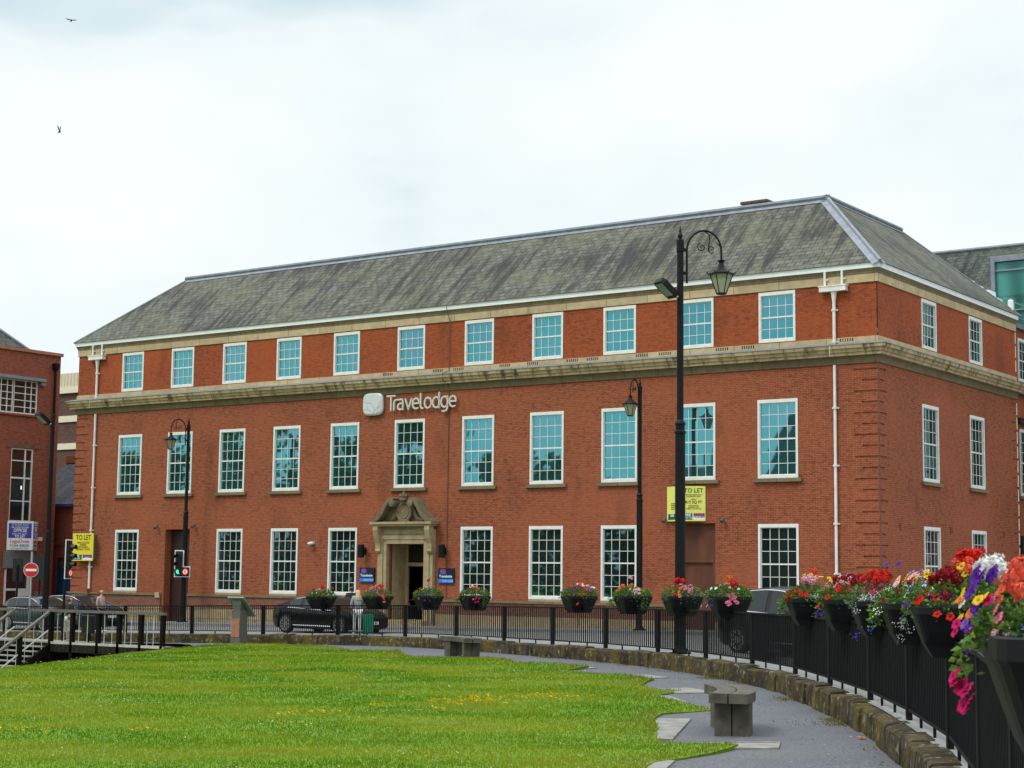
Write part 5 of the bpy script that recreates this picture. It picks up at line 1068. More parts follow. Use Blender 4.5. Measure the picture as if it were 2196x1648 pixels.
# ------------------------------------------------------------------ cars
def lerpP(P, x):
    for (a, b), (c, d) in zip(P, P[1:]):
        if x <= c: t = (x-a)/(c-a) if c > a else 0; t = max(0, min(1, t)); return b+(d-b)*t
    return P[-1][1]
def smoothP(P, x, w_=.09): return sum(lerpP(P, x+w_*k) for k in (-2, -1, 0, 1, 2))/5
def car(name, lab, loc, rz, L_, W_, top, belt, wb, wr, paint, roofW=.76, side=((-.9, .8),), plate=None, kind='sedan', wins=None, front_in=1.0):
    t = thing(name, lab, 'car', loc, rz, 'cars in the street'); hw = W_/2; xr, xf = -wb/2-.02, wb/2+.02
    X = sorted(set(np.linspace(-L_/2, L_/2, 62).round(4)) | {round(x0+d*wr*1.12, 4) for x0 in (xr, xf) for d in (-1, -.94, -.8, -.5, 0, .5, .8, .94, 1)})
    rings = []
    for x in X:
        tp = smoothP(top, x); bl = min(smoothP(belt, x), tp-.004); e = max(0, abs(x)-(L_/2-.75))/.75; w_ = hw*(1-.20*e**2.2); zb = .20+.12*e**3
        arch = 0
        for x0 in (xr, xf):
            dx = abs(x-x0)
            if dx < wr*1.13: arch = max(arch, wr+math.sqrt(max(0, (wr*1.13)**2-dx*dx)))
        g = max(0, min(1, (tp-bl)/.5)); rw = w_*(1-(1-roofW)*g)
        lo = max(zb+.10, arch)
        rings.append([(x, 0, zb), (x, w_*.62, zb), (x, w_*(.64 if arch else .93), lo if arch else zb), (x, w_*.985, lo), (x, w_, max(lo+.02, .55*bl+.12)), (x, w_*.985, bl-.06), (x, w_*.955, bl), (x, rw+(w_*.955-rw)*.12, bl+(tp-bl)*.86), (x, rw*.86, tp-.012*g), (x, rw*.5, tp+.012*g), (x, 0, tp+.018*g)])
    k = len(rings[0]); full = [r+[(p[0], -p[1], p[2]) for p in r[-2:0:-1]] for r in rings]; m = len(full[0])
    vs = [p for r in full for p in r]; n_ = len(full)
    fs = [(i*m+j, (i+1)*m+j, (i+1)*m+(j+1) % m, i*m+(j+1) % m) for i in range(n_-1) for j in range(m)]+[tuple(range(m))[::-1], tuple((n_-1)*m+j for j in range(m))]
    mb = MB(); mb.add(vs, [f[::-1] for f in fs]); body = obj('body', mb, paint, t, smooth=True)
    try: body.data.set_sharp_from_angle(angle=R(35))
    except Exception: pass
    def patch(nm, xa, xb, j0, j1, o_, mat, par=body, inset=.0):
        mb = MB(); idx = [i for i, x in enumerate(X) if xa-1e-6 <= x <= xb+1e-6]
        vs = []; kk = j1-j0+1
        for i in idx:
            for j in range(j0, j1+1):
                p = Vector(full[i][j % m]); cz = Vector((p.x*.9, 0, .9)); d = (p-cz).normalized(); vs.append(p+d*o_)
        fs = [(a*kk+b, (a+1)*kk+b, (a+1)*kk+b+1, a*kk+b+1) for a in range(len(idx)-1) for b in range(kk-1)]
        mb.add(vs, fs); return obj(nm, mb, mat, par, loc=Z0, smooth=True)
    for (xa, xb) in (wins or side):
        patch('side_window', xa, xb, 6, 7, .008, M['car_glass']); patch('side_window', xa, xb, m-7, m-6, .008, M['car_glass'])
    fr = [x for x in X if lerpP(top, x)-lerpP(belt, x) > .03]; roof_z = max(z for _, z in top)
    ra = [x for x in fr if lerpP(top, x) > roof_z-.07]
    patch('windscreen', max(ra), max(fr), 7, m-7, .008, M['car_glass']); patch('rear_window', min(fr), min(ra), 7, m-7, .008, M['car_glass'])
    for sgn in (1, -1):
        mb = MB(); xs = np.linspace((wins or side)[0][0], (wins or side)[-1][1], 12); mb.tube([(x, sgn*(hw*.965), smoothP(belt, x)-.012) for x in xs], .014, 5); obj('window_trim', mb, M['chrome'], body, loc=Z0)
        mb = MB(); mb.tube([(x, sgn*(hw*(roofW+.035)), smoothP(belt, x)+(smoothP(top, x)-smoothP(belt, x))*.89+.004) for x in np.linspace((wins or side)[0][0]-.1, (wins or side)[-1][1]+.1, 14)], .012, 5); obj('roof_trim', mb, M['chrome'], body, loc=Z0)
        mb = MB(); mb.tube([(xr+wr*1.3, sgn*hw*.985, .33), (xf-wr*1.3, sgn*hw*.985, .33)], .018, 5); obj('sill_trim', mb, M['chrome'], body, loc=Z0)
        mb = MB()
        for x in (-.75, .35): mb.box(x, x+.2, sgn*hw*.99-.012, sgn*hw*.99+.018, .78, .81)
        obj('door_handle', mb, M['chrome'], body, loc=Z0)
        mx = wb/2-.75; mb = MB(); mb.ball((mx, sgn*(hw+.10), smoothP(belt, mx)+.03), .1, 8, sc=(.6, 1.1, .7)); mb.box(mx-.03, mx+.03, min(sgn*hw*.9, sgn*(hw+.06)), max(sgn*hw*.9, sgn*(hw+.06)), smoothP(belt, mx)-.04, smoothP(belt, mx)); obj('wing_mirror', mb, paint, body, loc=Z0)
        fx_ = L_/2-.16; mb = MB(); mb.ball((fx_-.08, sgn*hw*.70, .66), .17, 10, sc=(1.0, .9, .35)); obj('headlamp', mb, M['head'], body, loc=Z0)
        mb = MB(); mb.ball((-L_/2+.16, sgn*hw*.78, .86), .16, 10, sc=(.75, .9, .5)); obj('tail_lamp', mb, M['tail'], body, loc=Z0)
    mb = MB(); zq = .42; mb.box(L_/2-.01, L_/2+.012, -.26, .26, zq, zq+.115); pl_ = obj('number_plate', mb, M['plate'], body, loc=Z0)
    if plate:
        me = text_mesh(plate, .11, .002, 'CENTER', .002, .8); me.transform(face_mat((L_/2+.014, 0, zq+.057), (0, 1, 0))); me.materials.clear(); me.materials.append(M['ink']); link('lettering', me, body, Z0)
    mb = MB(); mb.box(L_/2-.06, L_/2-.005, -.55, .55, .27, .38); obj('grille', mb, M['dark'], body, loc=Z0)
    for x0 in (xr, xf):
        for sgn in (1, -1):
            T = Matrix.Translation((x0, sgn*(hw-.12), wr)) @ Matrix.Rotation(R(90)*-sgn, 4, 'X')
            mb = MB(); mb.lathe([(wr*.6, -.1), (wr*.97, -.1), (wr, -.06), (wr, .07), (wr*.97, .105), (wr*.72, .11), (wr*.70, .08)], n=24, T=T); wh = obj('wheel', mb, M['tyre'], t)
            mb = MB(); mb.lathe([(.06, .075), (.07, .10), (.06, .105)], n=10, T=T)
            for k_ in range(10):
                a = 2*math.pi*k_/10; u = Vector((math.cos(a), math.sin(a), 0)); v = Vector((-math.sin(a), math.cos(a), 0))
                mb.add([T @ (u*.05-v*.02+Vector((0, 0, .1))), T @ (u*.05+v*.02+Vector((0, 0, .1))), T @ (u*wr*.68+v*.03+Vector((0, 0, .095))), T @ (u*wr*.68-v*.03+Vector((0, 0, .095)))], [(0, 1, 2, 3)])
            mb.tube([T @ Vector((wr*.69*math.cos(a), wr*.69*math.sin(a), .10)) for a in [2*math.pi*i/24 for i in range(25)]], .018, 5, cap=False); obj('rim', mb, M['rim'], wh, loc=Z0)
    return t
sed_top = [(-2.38, .80), (-2.25, 1.0), (-1.9, 1.07), (-1.2, 1.32), (-.5, 1.44), (.1, 1.44), (.6, 1.34), (1.35, 1.0), (1.8, .90), (2.2, .76), (2.38, .62)]
sed_belt = [(-2.38, .79), (-2.2, .97), (-1.6, 1.0), (-.9, .98), (.6, .92), (1.3, .93), (1.8, .88), (2.38, .6)]
zc = lambda x, y: base(x, y)
car('parked_car', 'glossy black saloon car stopped behind the railings in front of the hotel', (-20.35, -6.1, zc(-21, -6)), R(-7), 5.05, 1.92, [(x*1.06, z*1.03) for x, z in sed_top], [(x*1.06, z*1.03) for x, z in sed_belt], 3.1, .37, M['car_black'], .74, wins=((-1.43, -.66), (-.55, .37), (.48, 1.11)), plate='DG23 XEJ')
suv_top = [(-2.3, .9), (-2.27, 1.1), (-2.1, 1.28), (-1.75, 1.5), (-1.2, 1.66), (-.4, 1.72), (.3, 1.68), (.6, 1.55), (1.25, 1.12), (1.8, 1.04), (2.2, .9), (2.33, .72)]
suv_belt = [(-2.3, .89), (-2.2, 1.08), (-1.5, 1.12), (.6, 1.04), (1.3, 1.05), (1.8, 1.0), (2.33, .7)]
car('parked_car', 'black tall estate car half hidden by planters behind the curving railings', (4.08+1.37*.93, -17.07-1.37*.37, zc(5, -17.6)), math.atan2(-.37, .93), 4.66, 1.9, suv_top, suv_belt, 2.7, .36, M['car_black'], .76, wins=((-1.7, -1.2), (-1.12, -.3), (-.2, .95)))
hat_top = [(-2.1, .85), (-2.0, 1.1), (-1.75, 1.32), (-1.2, 1.46), (-.2, 1.5), (.25, 1.46), (1.1, 1.05), (1.6, .95), (2.0, .82), (2.15, .65)]
hat_belt = [(-2.1, .84), (-1.9, .98), (-1.2, 1.0), (.5, .94), (1.1, .95), (1.6, .92), (2.15, .63)]
car('parked_car', 'dark teal hatchback at the left edge behind the railings', (-37.3, -6.2, zc(-37.3, -6.2)), R(-6), 4.3, 1.8, hat_top, hat_belt, 2.6, .32, M['car_teal'], .76, wins=((-1.55, -.95), (-.85, .05), (.12, .85)), plate='DN19 KVR')
car('parked_car', 'dark blue car beyond the teal hatchback, only its roof in view', (-37.6, -3.75, zc(-37.6, -3.75)), R(0), 4.3, 1.8, [(x, z*.96) for x, z in hat_top], [(x, z*.96) for x, z in hat_belt], 2.6, .32, M['car_navy'], .76, wins=((-1.55, -.95), (-.85, .05), (.12, .85)))
# ------------------------------------------------------------------ people
def skin_mesh(J, E_, rad, name, sub=1):
    me = bpy.data.meshes.new(name); bm = bmesh.new(); lay = bm.verts.layers.skin.verify(); V = {}
    for i, (n, p) in enumerate(J.items()): v = bm.verts.new(p); V[n] = v; r_ = rad[n]; v[lay].radius = (r_, r_) if not isinstance(r_, tuple) else r_; v[lay].use_root = (i == 0)
    for a, b in E_: bm.edges.new((V[a], V[b]))
    bm.to_mesh(me); bm.free(); o = bpy.data.objects.new('tmp', me); C.objects.link(o)
    m = o.modifiers.new('s', 'SKIN'); m.use_smooth_shade = True; m2 = o.modifiers.new('u', 'SUBSURF'); m2.levels = sub; m2.render_levels = sub
    dg = bpy.context.evaluated_depsgraph_get(); r_ = bpy.data.meshes.new_from_object(o.evaluated_get(dg)); bpy.data.objects.remove(o); bpy.data.meshes.remove(me); r_.name = name
    r_.polygons.foreach_set('use_smooth', [True]*len(r_.polygons)); return r_
def person(lab, loc, rz, h, top_m, trou_m, hair_m, hair='short', arm=(0, 0), sleeve=True, bag=False, stride=.0):
    t = thing('person', lab, 'person', loc, rz, 'people in the street')
    k = h/1.7
    J = {'pelvis': (0, 0, .93), 'waist': (0, 0, 1.08), 'chest': (0, -.01, 1.28), 'neck0': (0, .0, 1.42), 'neck': (0, -.005, 1.48), 'jaw': (0, -.02, 1.54), 'head': (0, -.01, 1.61), 'crown': (0, .005, 1.67), 'nose': (0, -.105, 1.585)}
    rad = {'pelvis': .135, 'waist': .115, 'chest': (.15, .105), 'neck0': .085, 'neck': .05, 'jaw': .06, 'head': .085, 'crown': .062, 'nose': .012}
    E_ = [('pelvis', 'waist'), ('waist', 'chest'), ('chest', 'neck0'), ('neck0', 'neck'), ('neck', 'jaw'), ('jaw', 'head'), ('head', 'crown'), ('head', 'nose')]
    for s_, sd_ in ((1, 'l'), (-1, 'r')):
        a = arm[0] if s_ > 0 else arm[1]; f = stride*s_
        P_ = {'ear': (s_*.088, .0, 1.60), 'sho': (s_*.175, 0, 1.385), 'elb': (s_*.235, .03-.12*a, 1.12+.03*a), 'wri': (s_*(.235-.06*a), -.02-.32*a, .90+.22*a), 'palm': (s_*(.23-.07*a), -.04-.38*a, .83+.26*a),
              'hip': (s_*.095, 0, .86), 'kne': (s_*.10, -.015-f*.5, .48), 'ank': (s_*.10, .02-f, .085), 'heel': (s_*.10, .03-f, .045), 'toe': (s_*.115, -.15-f, .03)}
        rr = {'ear': .018, 'sho': .058, 'elb': .042, 'wri': .028, 'palm': .033, 'hip': .088, 'kne': .057, 'ank': .038, 'heel': .04, 'toe': .03}
        for q, p in P_.items(): J[q+sd_] = p; rad[q+sd_] = rr[q]
        E_ += [('head', 'ear'+sd_), ('chest', 'sho'+sd_), ('sho'+sd_, 'elb'+sd_), ('elb'+sd_, 'wri'+sd_), ('wri'+sd_, 'palm'+sd_), ('pelvis', 'hip'+sd_), ('hip'+sd_, 'kne'+sd_), ('kne'+sd_, 'ank'+sd_), ('ank'+sd_, 'heel'+sd_), ('heel'+sd_, 'toe'+sd_)]
        pb = Vector(P_['palm'])
        for fi, (dy, ln) in enumerate(((-.03, .075), (-.01, .085), (.01, .08), (.028, .062))):
            n1, n2 = 'f%d%sa' % (fi, sd_), 'f%d%sb' % (fi, sd_); J[n1] = tuple(pb+Vector((0, dy, -.045))); J[n2] = tuple(pb+Vector((-s_*.015, dy*1.1, -.045-ln))); rad[n1] = .010; rad[n2] = .008; E_ += [('palm'+sd_, n1), (n1, n2)]
        J['th'+sd_] = tuple(pb+Vector((-s_*.01, -.045, -.03))); rad['th'+sd_] = .011; E_.append(('palm'+sd_, 'th'+sd_))
    J = {a: tuple(c*k for c in b) for a, b in J.items()}; rad = {a: (b[0]*k, b[1]*k) if isinstance(b, tuple) else b*k for a, b in rad.items()}
    me = skin_mesh(J, E_, rad, 'body'); me.materials.append(M['skin']); link('body', me, t)
    def cloth(nm, names, grow, mat, extra={}):
        jj = {a: J[a] for a in names}; jj.update(extra.get('J', {})); rd = {a: (rad[a][0]+grow, rad[a][1]+grow) if isinstance(rad[a], tuple) else rad[a]+grow for a in names}; rd.update(extra.get('R', {}))
        ee = [e_ for e_ in E_ if e_[0] in jj and e_[1] in jj]+extra.get('E', []); m_ = skin_mesh(jj, ee, rd, nm); m_.materials.append(mat); link(nm, m_, t)
    names = ['pelvis', 'waist', 'chest', 'neck0', 'shol', 'shor']+(['elbl', 'elbr', 'wril', 'wrir'] if sleeve else [])
    cloth('top', names, .018*k, top_m)
    cloth('trousers', ['pelvis', 'hipl', 'hipr', 'knel', 'kner', 'ankl', 'ankr'], .022*k, trou_m, {})
    cloth('shoe', ['anklx'] if False else ['ankl', 'heell', 'toel'], .010*k, M['cloth_white']); cloth('shoe', ['ankr', 'heelr', 'toer'], .010*k, M['cloth_white'])
    hj = {'a': (0, .03*k, 1.66*k), 'b': (0, .055*k, 1.60*k), 'c': (0, .065*k, 1.53*k)}; hr = {'a': .088*k, 'b': .092*k, 'c': .085*k}; he = [('a', 'b'), ('b', 'c')]
    if hair == 'long': hj['d'] = (0, .09*k, 1.42*k); hr['d'] = (.105*k, .07*k); hj['e'] = (0, .115*k, 1.27*k); hr['e'] = (.085*k, .04*k); he += [('c', 'd'), ('d', 'e')]
    m_ = skin_mesh(hj, he, hr, 'hair', 2); m_.materials.append(hair_m); link('hair', m_, t)
    return t
fz = math.atan2(CP.y+9, CP.x+16)   # roughly towards the camera
t = person('woman with long blonde hair, grey top and white trousers behind the railings', (-17.2, -8.15, G(-17.2, -8.1)), R(-130), 1.68, M['cloth_grey'], M['cloth_white'], M['blond'], 'long', (.2, .3), stride=.08)
t = person('person with black hair and dark clothes standing behind the black saloon car', (-20.7, -4.4, base(-20.7, -4.4)), R(235), 1.80, M['cloth_dark'], M['cloth_dark'], M['black_hair'], 'short', (.6, .2))
t = person('person in a dark jacket and dark red hat on the timber walkway', (-31.2, -9.85, DZ), R(160), 1.80, M['cloth_dark'], M['cloth_beige'], M['red_hair'], 'short', (.3, .4))
t = person('person with long brown hair and bare shoulders walking past the railings', (-31.2, -8.2, G(-31, -8.2)), R(100), 1.76, M['cloth_grey'], M['cloth_dark'], M['brown_hair'], 'long', (.1, .1), sleeve=False, stride=.12)
t = thing('tote_bag', 'cream cloth bag carried by the person in the dark red hat', 'bag', (-30.95, -10.08, DZ+.42)); mb = MB(); mb.prism([(-.2, 0), (.2, 0), (.23, .40), (-.22, .44)], -.06, .06, lambda a, b, d: (a, d, b)); obj('bag', mb, M['cloth_beige'], t); mb = MB(); mb.tube([(-.1, 0, .42), (-.06, 0, .60), (.06, 0, .60), (.1, 0, .40)], .012, 5); obj('handle', mb, M['cloth_beige'], t)
t = thing('suitcase', 'bright green hard suitcase beside the blonde woman behind the railings', 'suitcase', (-16.75, -8.05, G(-16.75, -8)), R(-35)); mb = MB(); mb.box(-.26, .26, -.15, .15, .06, .74)
for i in range(5): mb.box(-.2+i*.09, -.16+i*.09, -.16, -.15, .1, .70)
obj('shell', mb, M['suitcase'], t); mb = MB(); mb.tube([(-.12, .1, .74), (-.12, .1, 1.0), (.12, .1, 1.0), (.12, .1, .74)], .012, 5); obj('handle', mb, M['grey_metal'], t)
for sx in (-1, 1): mb = MB(); mb.tube([(sx*.2, -.1, .03), (sx*.2+.04, -.1, .03)], .035, 8); obj('wheel', mb, M['tyre'], t)
# ------------------------------------------------------------------ birds
def bird(lab, loc, rz, up_w):
    t = thing('bird', lab, 'bird', loc, rz, 'birds in the sky'); t.scale = (.68,)*3; mb = MB(); P_ = [(-.17, 0, 0), (-.12, 0, .0), (-.03, 0, .01), (.06, 0, .02), (.11, 0, .035), (.15, 0, .03)]; mb.tube(P_, [.012, .035, .05, .04, .03, .006], 8); mb.add([(-.13, -.02, 0), (-.13, .02, 0), (-.26, .045, .0), (-.26, -.045, 0)], [(0, 1, 2, 3)]); obj('body', mb, M['bird'], t, smooth=True)
    for s_ in (1, -1):
        mb = MB(); a = up_w if s_ > 0 else up_w*.9; ct, sn = math.cos(a), math.sin(a); pr = [(.06, .03, .0), (-.07, .03, 0), (-.10, .2, 0), (-.06, .36, 0), (.0, .30, 0), (.07, .18, 0)]
        mb.add([(x, s_*(y*ct), y*sn+.02) for x, y, z in pr]+[(x, s_*(y*ct), y*sn+.03) for x, y, z in pr], [(0, 1, 2, 3, 4, 5), (11, 10, 9, 8, 7, 6)]); obj('wing', mb, M['bird'], t)
    return t
bird('upper dark bird gliding with wings level in the cloudy sky', (-29.77, -12.22, 24.62), R(-30), R(12))
bird('lower dark bird with wings raised steeply against the pale sky', (-22.59, -18.52, 17.5), R(-20), R(78))
print('furniture ok')
# ------------------------------------------------------------------ planters
PC = {'red': (.62, .018, .012), 'coral': (.75, .10, .06), 'orange': (.75, .17, .02), 'pink': (.72, .16, .30), 'magenta': (.55, .012, .12), 'purple': (.085, .012, .25), 'violet': (.22, .08, .42), 'white': (.78, .78, .76), 'yellow': (.78, .50, .02), 'crimson': (.25, .006, .012), 'blue': (.05, .05, .40), 'palepink': (.78, .42, .48)}
def colmesh(name, vs, fs, cols, m, smooth=False):
    me = bpy.data.meshes.new(name); me.from_pydata([tuple(v) for v in vs], [], fs); ca = me.color_attributes.new('Col', 'FLOAT_COLOR', 'POINT'); ca.data.foreach_set('color', np.c_[np.array(cols), np.ones(len(cols))].astype(np.float32).ravel()); me.materials.append(m); me.update()
    if smooth: me.polygons.foreach_set('use_smooth', [True]*len(fs))
    return me
FM = {}
def flower(kind, colr, v=0, fine=False):
    key = (kind, colr, v, fine)
    if key in FM: return FM[key]
    r_ = random.Random(str(key)); c = np.array(PC[colr]); vs, fs, cl = [], [], []
    if kind == 'geranium':
        for i in range(70 if fine else 34):
            ct = r_.uniform(-.35, 1); a = r_.uniform(0, 6.283); st_ = math.sqrt(1-ct*ct); n = Vector((st_*math.cos(a), st_*math.sin(a), ct*.75)); p = n*.046; u = n.orthogonal().normalized(); u.rotate(Matrix.Rotation(r_.uniform(0, 6.28), 3, n.normalized())); w_ = n.normalized().cross(u); q = .013 if fine else .017; b = len(vs); k = r_.uniform(.72, 1.15)
            tl = n.normalized()*r_.uniform(-.004, .008)
            vs += [p-u*q*.6, p+w_*q*.9+tl, p+u*q*1.3+tl*2, p-w_*q*.9+tl]; fs.append((b, b+1, b+2, b+3)); cl += [c*k*.75, c*k, c*k*1.1, c*k]
    elif kind == 'petunia':
        n_ = 25; R_ = .042; vs.append(Vector((0, 0, -.012))); cl.append(c*.18 if colr != 'white' else c*.8)
        for ring, (rr, zz) in enumerate(((.35, .0), (.75, .006), (1.0, .0))):
            for k in range(n_):
                a = 2*math.pi*k/n_; lob = 1+.10*math.cos(5*a)*(ring > 0)-.04*r_.random()*(ring == 2); vs.append(Vector((rr*R_*lob*math.cos(a), rr*R_*lob*math.sin(a), zz+.005*math.sin(10*a+v)*(ring == 2)))); st_ = .75 if ring == 0 else 1; cl.append(np.clip(c*st_*r_.uniform(.85, 1.1), 0, .9))
        for k in range(n_): fs.append((0, 1+k, 1+(k+1) % n_))
        for ring in range(2):
            for k in range(n_): a = 1+ring*n_+k; b = 1+ring*n_+(k+1) % n_; fs.append((a, a+n_, b+n_, b))
    elif kind == 'star':
        for k in range(25*0+20):
            pass
        n_ = 20; vs.append(Vector((0, 0, -.008))); cl.append(np.array(PC['purple']))
        for rr in (.5, 1.0):
            for k in range(n_): a = 2*math.pi*k/n_; vs.append(Vector((rr*.04*(1+.08*math.cos(5*a))*math.cos(a), rr*.04*(1+.08*math.cos(5*a))*math.sin(a), .004))); cl.append(np.array(PC['white']) if k % 4 < 2 else c)
        for k in range(n_): fs.append((0, 1+k, 1+(k+1) % n_)); a = 1+k; b = 1+(k+1) % n_; fs.append((a, a+n_, b+n_, b))
    else:   # small cluster of lobelia or daisies
        for i in range(16):
            p = Vector((r_.gauss(0, .035), r_.gauss(0, .035), r_.gauss(0, .02))); q = r_.uniform(.006, .011); b = len(vs); a = r_.uniform(0, 3)
            vs += [p+Vector((q*math.cos(a+j*1.57), q*math.sin(a+j*1.57), r_.uniform(-.004, .004))) for j in range(4)]; fs.append((b, b+1, b+2, b+3)); cl += [c*r_.uniform(.7, 1.1)]*4
    FM[key] = colmesh('flower_head', vs, fs, cl, M['petal']); return FM[key]
def leaves(seed, n, size, shape, tone=0.0, trail=()):
    r_ = random.Random(seed); vs, fs, cl = [], [], []
    for i in range(n):
        if trail and r_.random() < .14:
            tx, ty, tl = r_.choice(trail); f = r_.random(); p = Vector((tx+r_.gauss(0, .05), ty+r_.gauss(0, .05), -tl*f+r_.gauss(0, .02)))
        else:
            a = r_.uniform(0, 6.283); rr = r_.random()**.45; ex, ey, ez = shape; top_ = ez*(1-.55*rr*rr); p = Vector((ex*rr*math.cos(a), ey*rr*math.sin(a), top_*r_.random()**.55-(max(0, rr-.86)*1.6*r_.random() if n < 2000 else 0)))
            p += Vector((0, 0, .05*mnoise.noise(Vector((p.x*9, p.y*9, seed)))))
        d = Vector((p.x*1.2, p.y*1.2, .12+r_.random()*.25)).normalized(); d = (d+Vector((r_.gauss(0, .5), r_.gauss(0, .5), r_.gauss(0, .4)))).normalized(); n_ = d.orthogonal().normalized(); n_.rotate(Matrix.Rotation(r_.uniform(0, 6.28), 3, d)); sd_ = d.cross(n_); L_ = size*r_.uniform(.6, 1.25); w_ = L_*r_.uniform(.28, .42)
        b = len(vs); mid = p+d*L_*.5+n_*L_*.06
        vs += [p, p+d*L_*.45+sd_*w_, p+d*L_-n_*L_*.15, p+d*L_*.45-sd_*w_, mid]; fs += [(b, b+1, b+4), (b+1, b+2, b+4), (b+2, b+3, b+4), (b+3, b, b+4)]
        k = r_.random(); c = np.array([.045, .12, .018])*(1-k)+np.array([.15, .25, .045])*k
        if tone and r_.random() < tone: c = np.array([.22, .26, .22])*(.6+.6*r_.random())
        c = c*r_.uniform(.65, 1.15); cl += [c]*5
    return colmesh('foliage', vs, fs, cl, M['leaf'])
def tub_mesh():
    mb = MB(); sec = [(.31, .335, -.02), (.39, .37, .08), (.455, .42, .235), (.47, .432, .25), (.47, .432, .315), (.445, .405, .32), (.435, .395, .26)]; vs = []; N_ = 20
    for hx, hy, z in sec:
        for i in range(N_): a = 2*math.pi*(i+.5)/N_; c, s_ = math.cos(a), math.sin(a); vs.append((hx*math.copysign(abs(c)**.28, c), hy*math.copysign(abs(s_)**.28, s_), z))
    fs = [(i*N_+j, i*N_+(j+1) % N_, (i+1)*N_+(j+1) % N_, (i+1)*N_+j) for i in range(len(sec)-1) for j in range(N_)]
    fs += [tuple(range(N_))[::-1], tuple((len(sec)-1)*N_+j for j in range(N_))]; mb.add(vs, fs)
    for s_ in (-1, 1):
        y0, y1, y2 = s_*.05, s_*.332, s_*.25
        mb.add([(-.28, y0, -.021), (.28, y0, -.021), (.28, y1, -.021), (-.28, y1, -.021), (-.24, y0, -.16), (.24, y0, -.16), (.24, y2, -.16), (-.24, y2, -.16)], [(0, 3, 2, 1), (4, 5, 6, 7), (0, 1, 5, 4), (1, 2, 6, 5), (2, 3, 7, 6), (3, 0, 4, 7)])
    return mb.mesh('tub', M['tub'])
TUB = tub_mesh(); sm_ = MB(); sm_.ball((0, 0, .25), .38, 14, sc=(1, 1, .25)); SOIL = sm_.mesh('soil', plain('dark_compost', (.02, .014, .01), .95))
FOL = [leaves(11, 1100, .062, (.54, .50, .31)), leaves(12, 1100, .062, (.54, .50, .27), .0, ((.5, .1, .3), (-.3, -.47, .25))), leaves(13, 1100, .06, (.54, .50, .32), .22, ((-.5, -.2, .28),))]
def planter(s, lab, blooms, fol, seed, near=False):
    p = cp(s); tn = ctan(s); t = thing('planter', lab, 'planter', (p.x, p.y, G(p.x, p.y)+1.1), math.atan2(tn.y, tn.x), 'black flower planters along the railings')
    link('tub', TUB, t); link('soil', SOIL, t); r_ = random.Random(seed)
    o = link('foliage', fol, t, (0, 0, .28)); o.rotation_euler.z = 0
    for kind, colr, cnt, (dx, dy, dz), spr, sc in blooms:
        for i in range(cnt if near else int(cnt*2.1+.5)):
            x, y = dx+r_.gauss(0, spr*1.25), dy+r_.gauss(0, spr*1.1); x = max(-.56, min(.56, x)); y = max(-.52, min(.5, y)); rr = math.hypot(x, y)/.50; z = .32+dz+.24*max(0, 1-.6*rr*rr)+r_.uniform(-.03, .05)
            if rr > 1: z -= .22*(rr-1)/.3
            f = link('flower_head', flower(kind, colr, i % 2, near), t, (x, y, z)); f.scale = (sc*(1 if near else .86)*r_.uniform(.8, 1.2),)*3
            # faces lean outwards, mostly to the path where the light is
            d = Vector((x*1.5+r_.gauss(0, .3)+.1, y*1.5-.4+r_.gauss(0, .3), .75)).normalized()
            f.rotation_euler = d.to_track_quat('Z', 'Y').to_euler()
    return t
g, pt, st_, lo = 'geranium', 'petunia', 'star', 'lobelia'
def PS(i): return S0+(i+.5)*LPN
planter(s_at(-18.4, -8.75), 'leftmost railing planter, two red geraniums and purple flowers over its left end', [(g, 'red', 2, (.05, 0, .12), .16, 1.4), (pt, 'purple', 7, (-.42, -.05, -.02), .07, 1.0), (pt, 'white', 4, (.1, -.2, 0), .2, .8), (g, 'palepink', 2, (.0, -.25, 0), .1, 1)], FOL[0], 1)
planter(s_at(-15.55, -9.05), 'planter beside the blonde woman, red geraniums with silvery leaves and coral flowers trailing right', [(g, 'red', 5, (.2, 0, .1), .12, 1.4), (g, 'red', 2, (-.28, 0, .1), .08, 1.3), (pt, 'pink', 4, (-.22, -.2, 0), .1, 1), (pt, 'coral', 8, (.42, -.15, -.12), .07, 1.1), (lo, 'white', 3, (-.1, -.1, .1), .2, 1), (pt, 'orange', 3, (-.35, -.15, 0), .08, .9)], FOL[2], 2)
planter(s_at(-12.6, -10.1), 'planter in front of the stone doorway, one tall red geranium over mixed purple flowers', [(g, 'red', 1, (-.05, 0, .30), .02, 1.5), (pt, 'magenta', 6, (-.2, -.2, 0), .2, .85), (pt, 'yellow', 2, (.0, -.2, .03), .1, .9), (pt, 'purple', 8, (.25, -.25, -.06), .14, .9), (pt, 'violet', 4, (.1, 0, .05), .2, .8)], FOL[0], 3)
planter(s_at(-9.2, -11.65), 'planter right of the blue sign, white and red flowers with magenta trailing right', [(pt, 'white', 4, (-.15, 0, .08), .12, .9), (g, 'coral', 4, (0, -.1, .04), .18, 1.1), (pt, 'purple', 4, (-.3, -.2, 0), .1, .9), (pt, 'pink', 3, (-.1, -.2, 0), .2, .9), (pt, 'magenta', 6, (.45, -.15, -.15), .06, 1), (pt, 'yellow', 2, (.1, 0, .05), .2, .8)], FOL[1], 4)
planter(PS(0), 'planter under the wall between two ground windows, purple with white and coral flowers', [(pt, 'purple', 8, (-.02, -.25, 0), .13, 1), (g, 'coral', 4, (.18, -.05, .08), .1, 1.2), (pt, 'white', 5, (.2, .1, .08), .12, .9), (pt, 'red', 6, (.25, -.2, -.05), .14, .9), (pt, 'magenta', 5, (-.35, -.15, -.04), .08, .9), (pt, 'violet', 3, (.38, .1, .02), .05, 1)], FOL[0], 5)
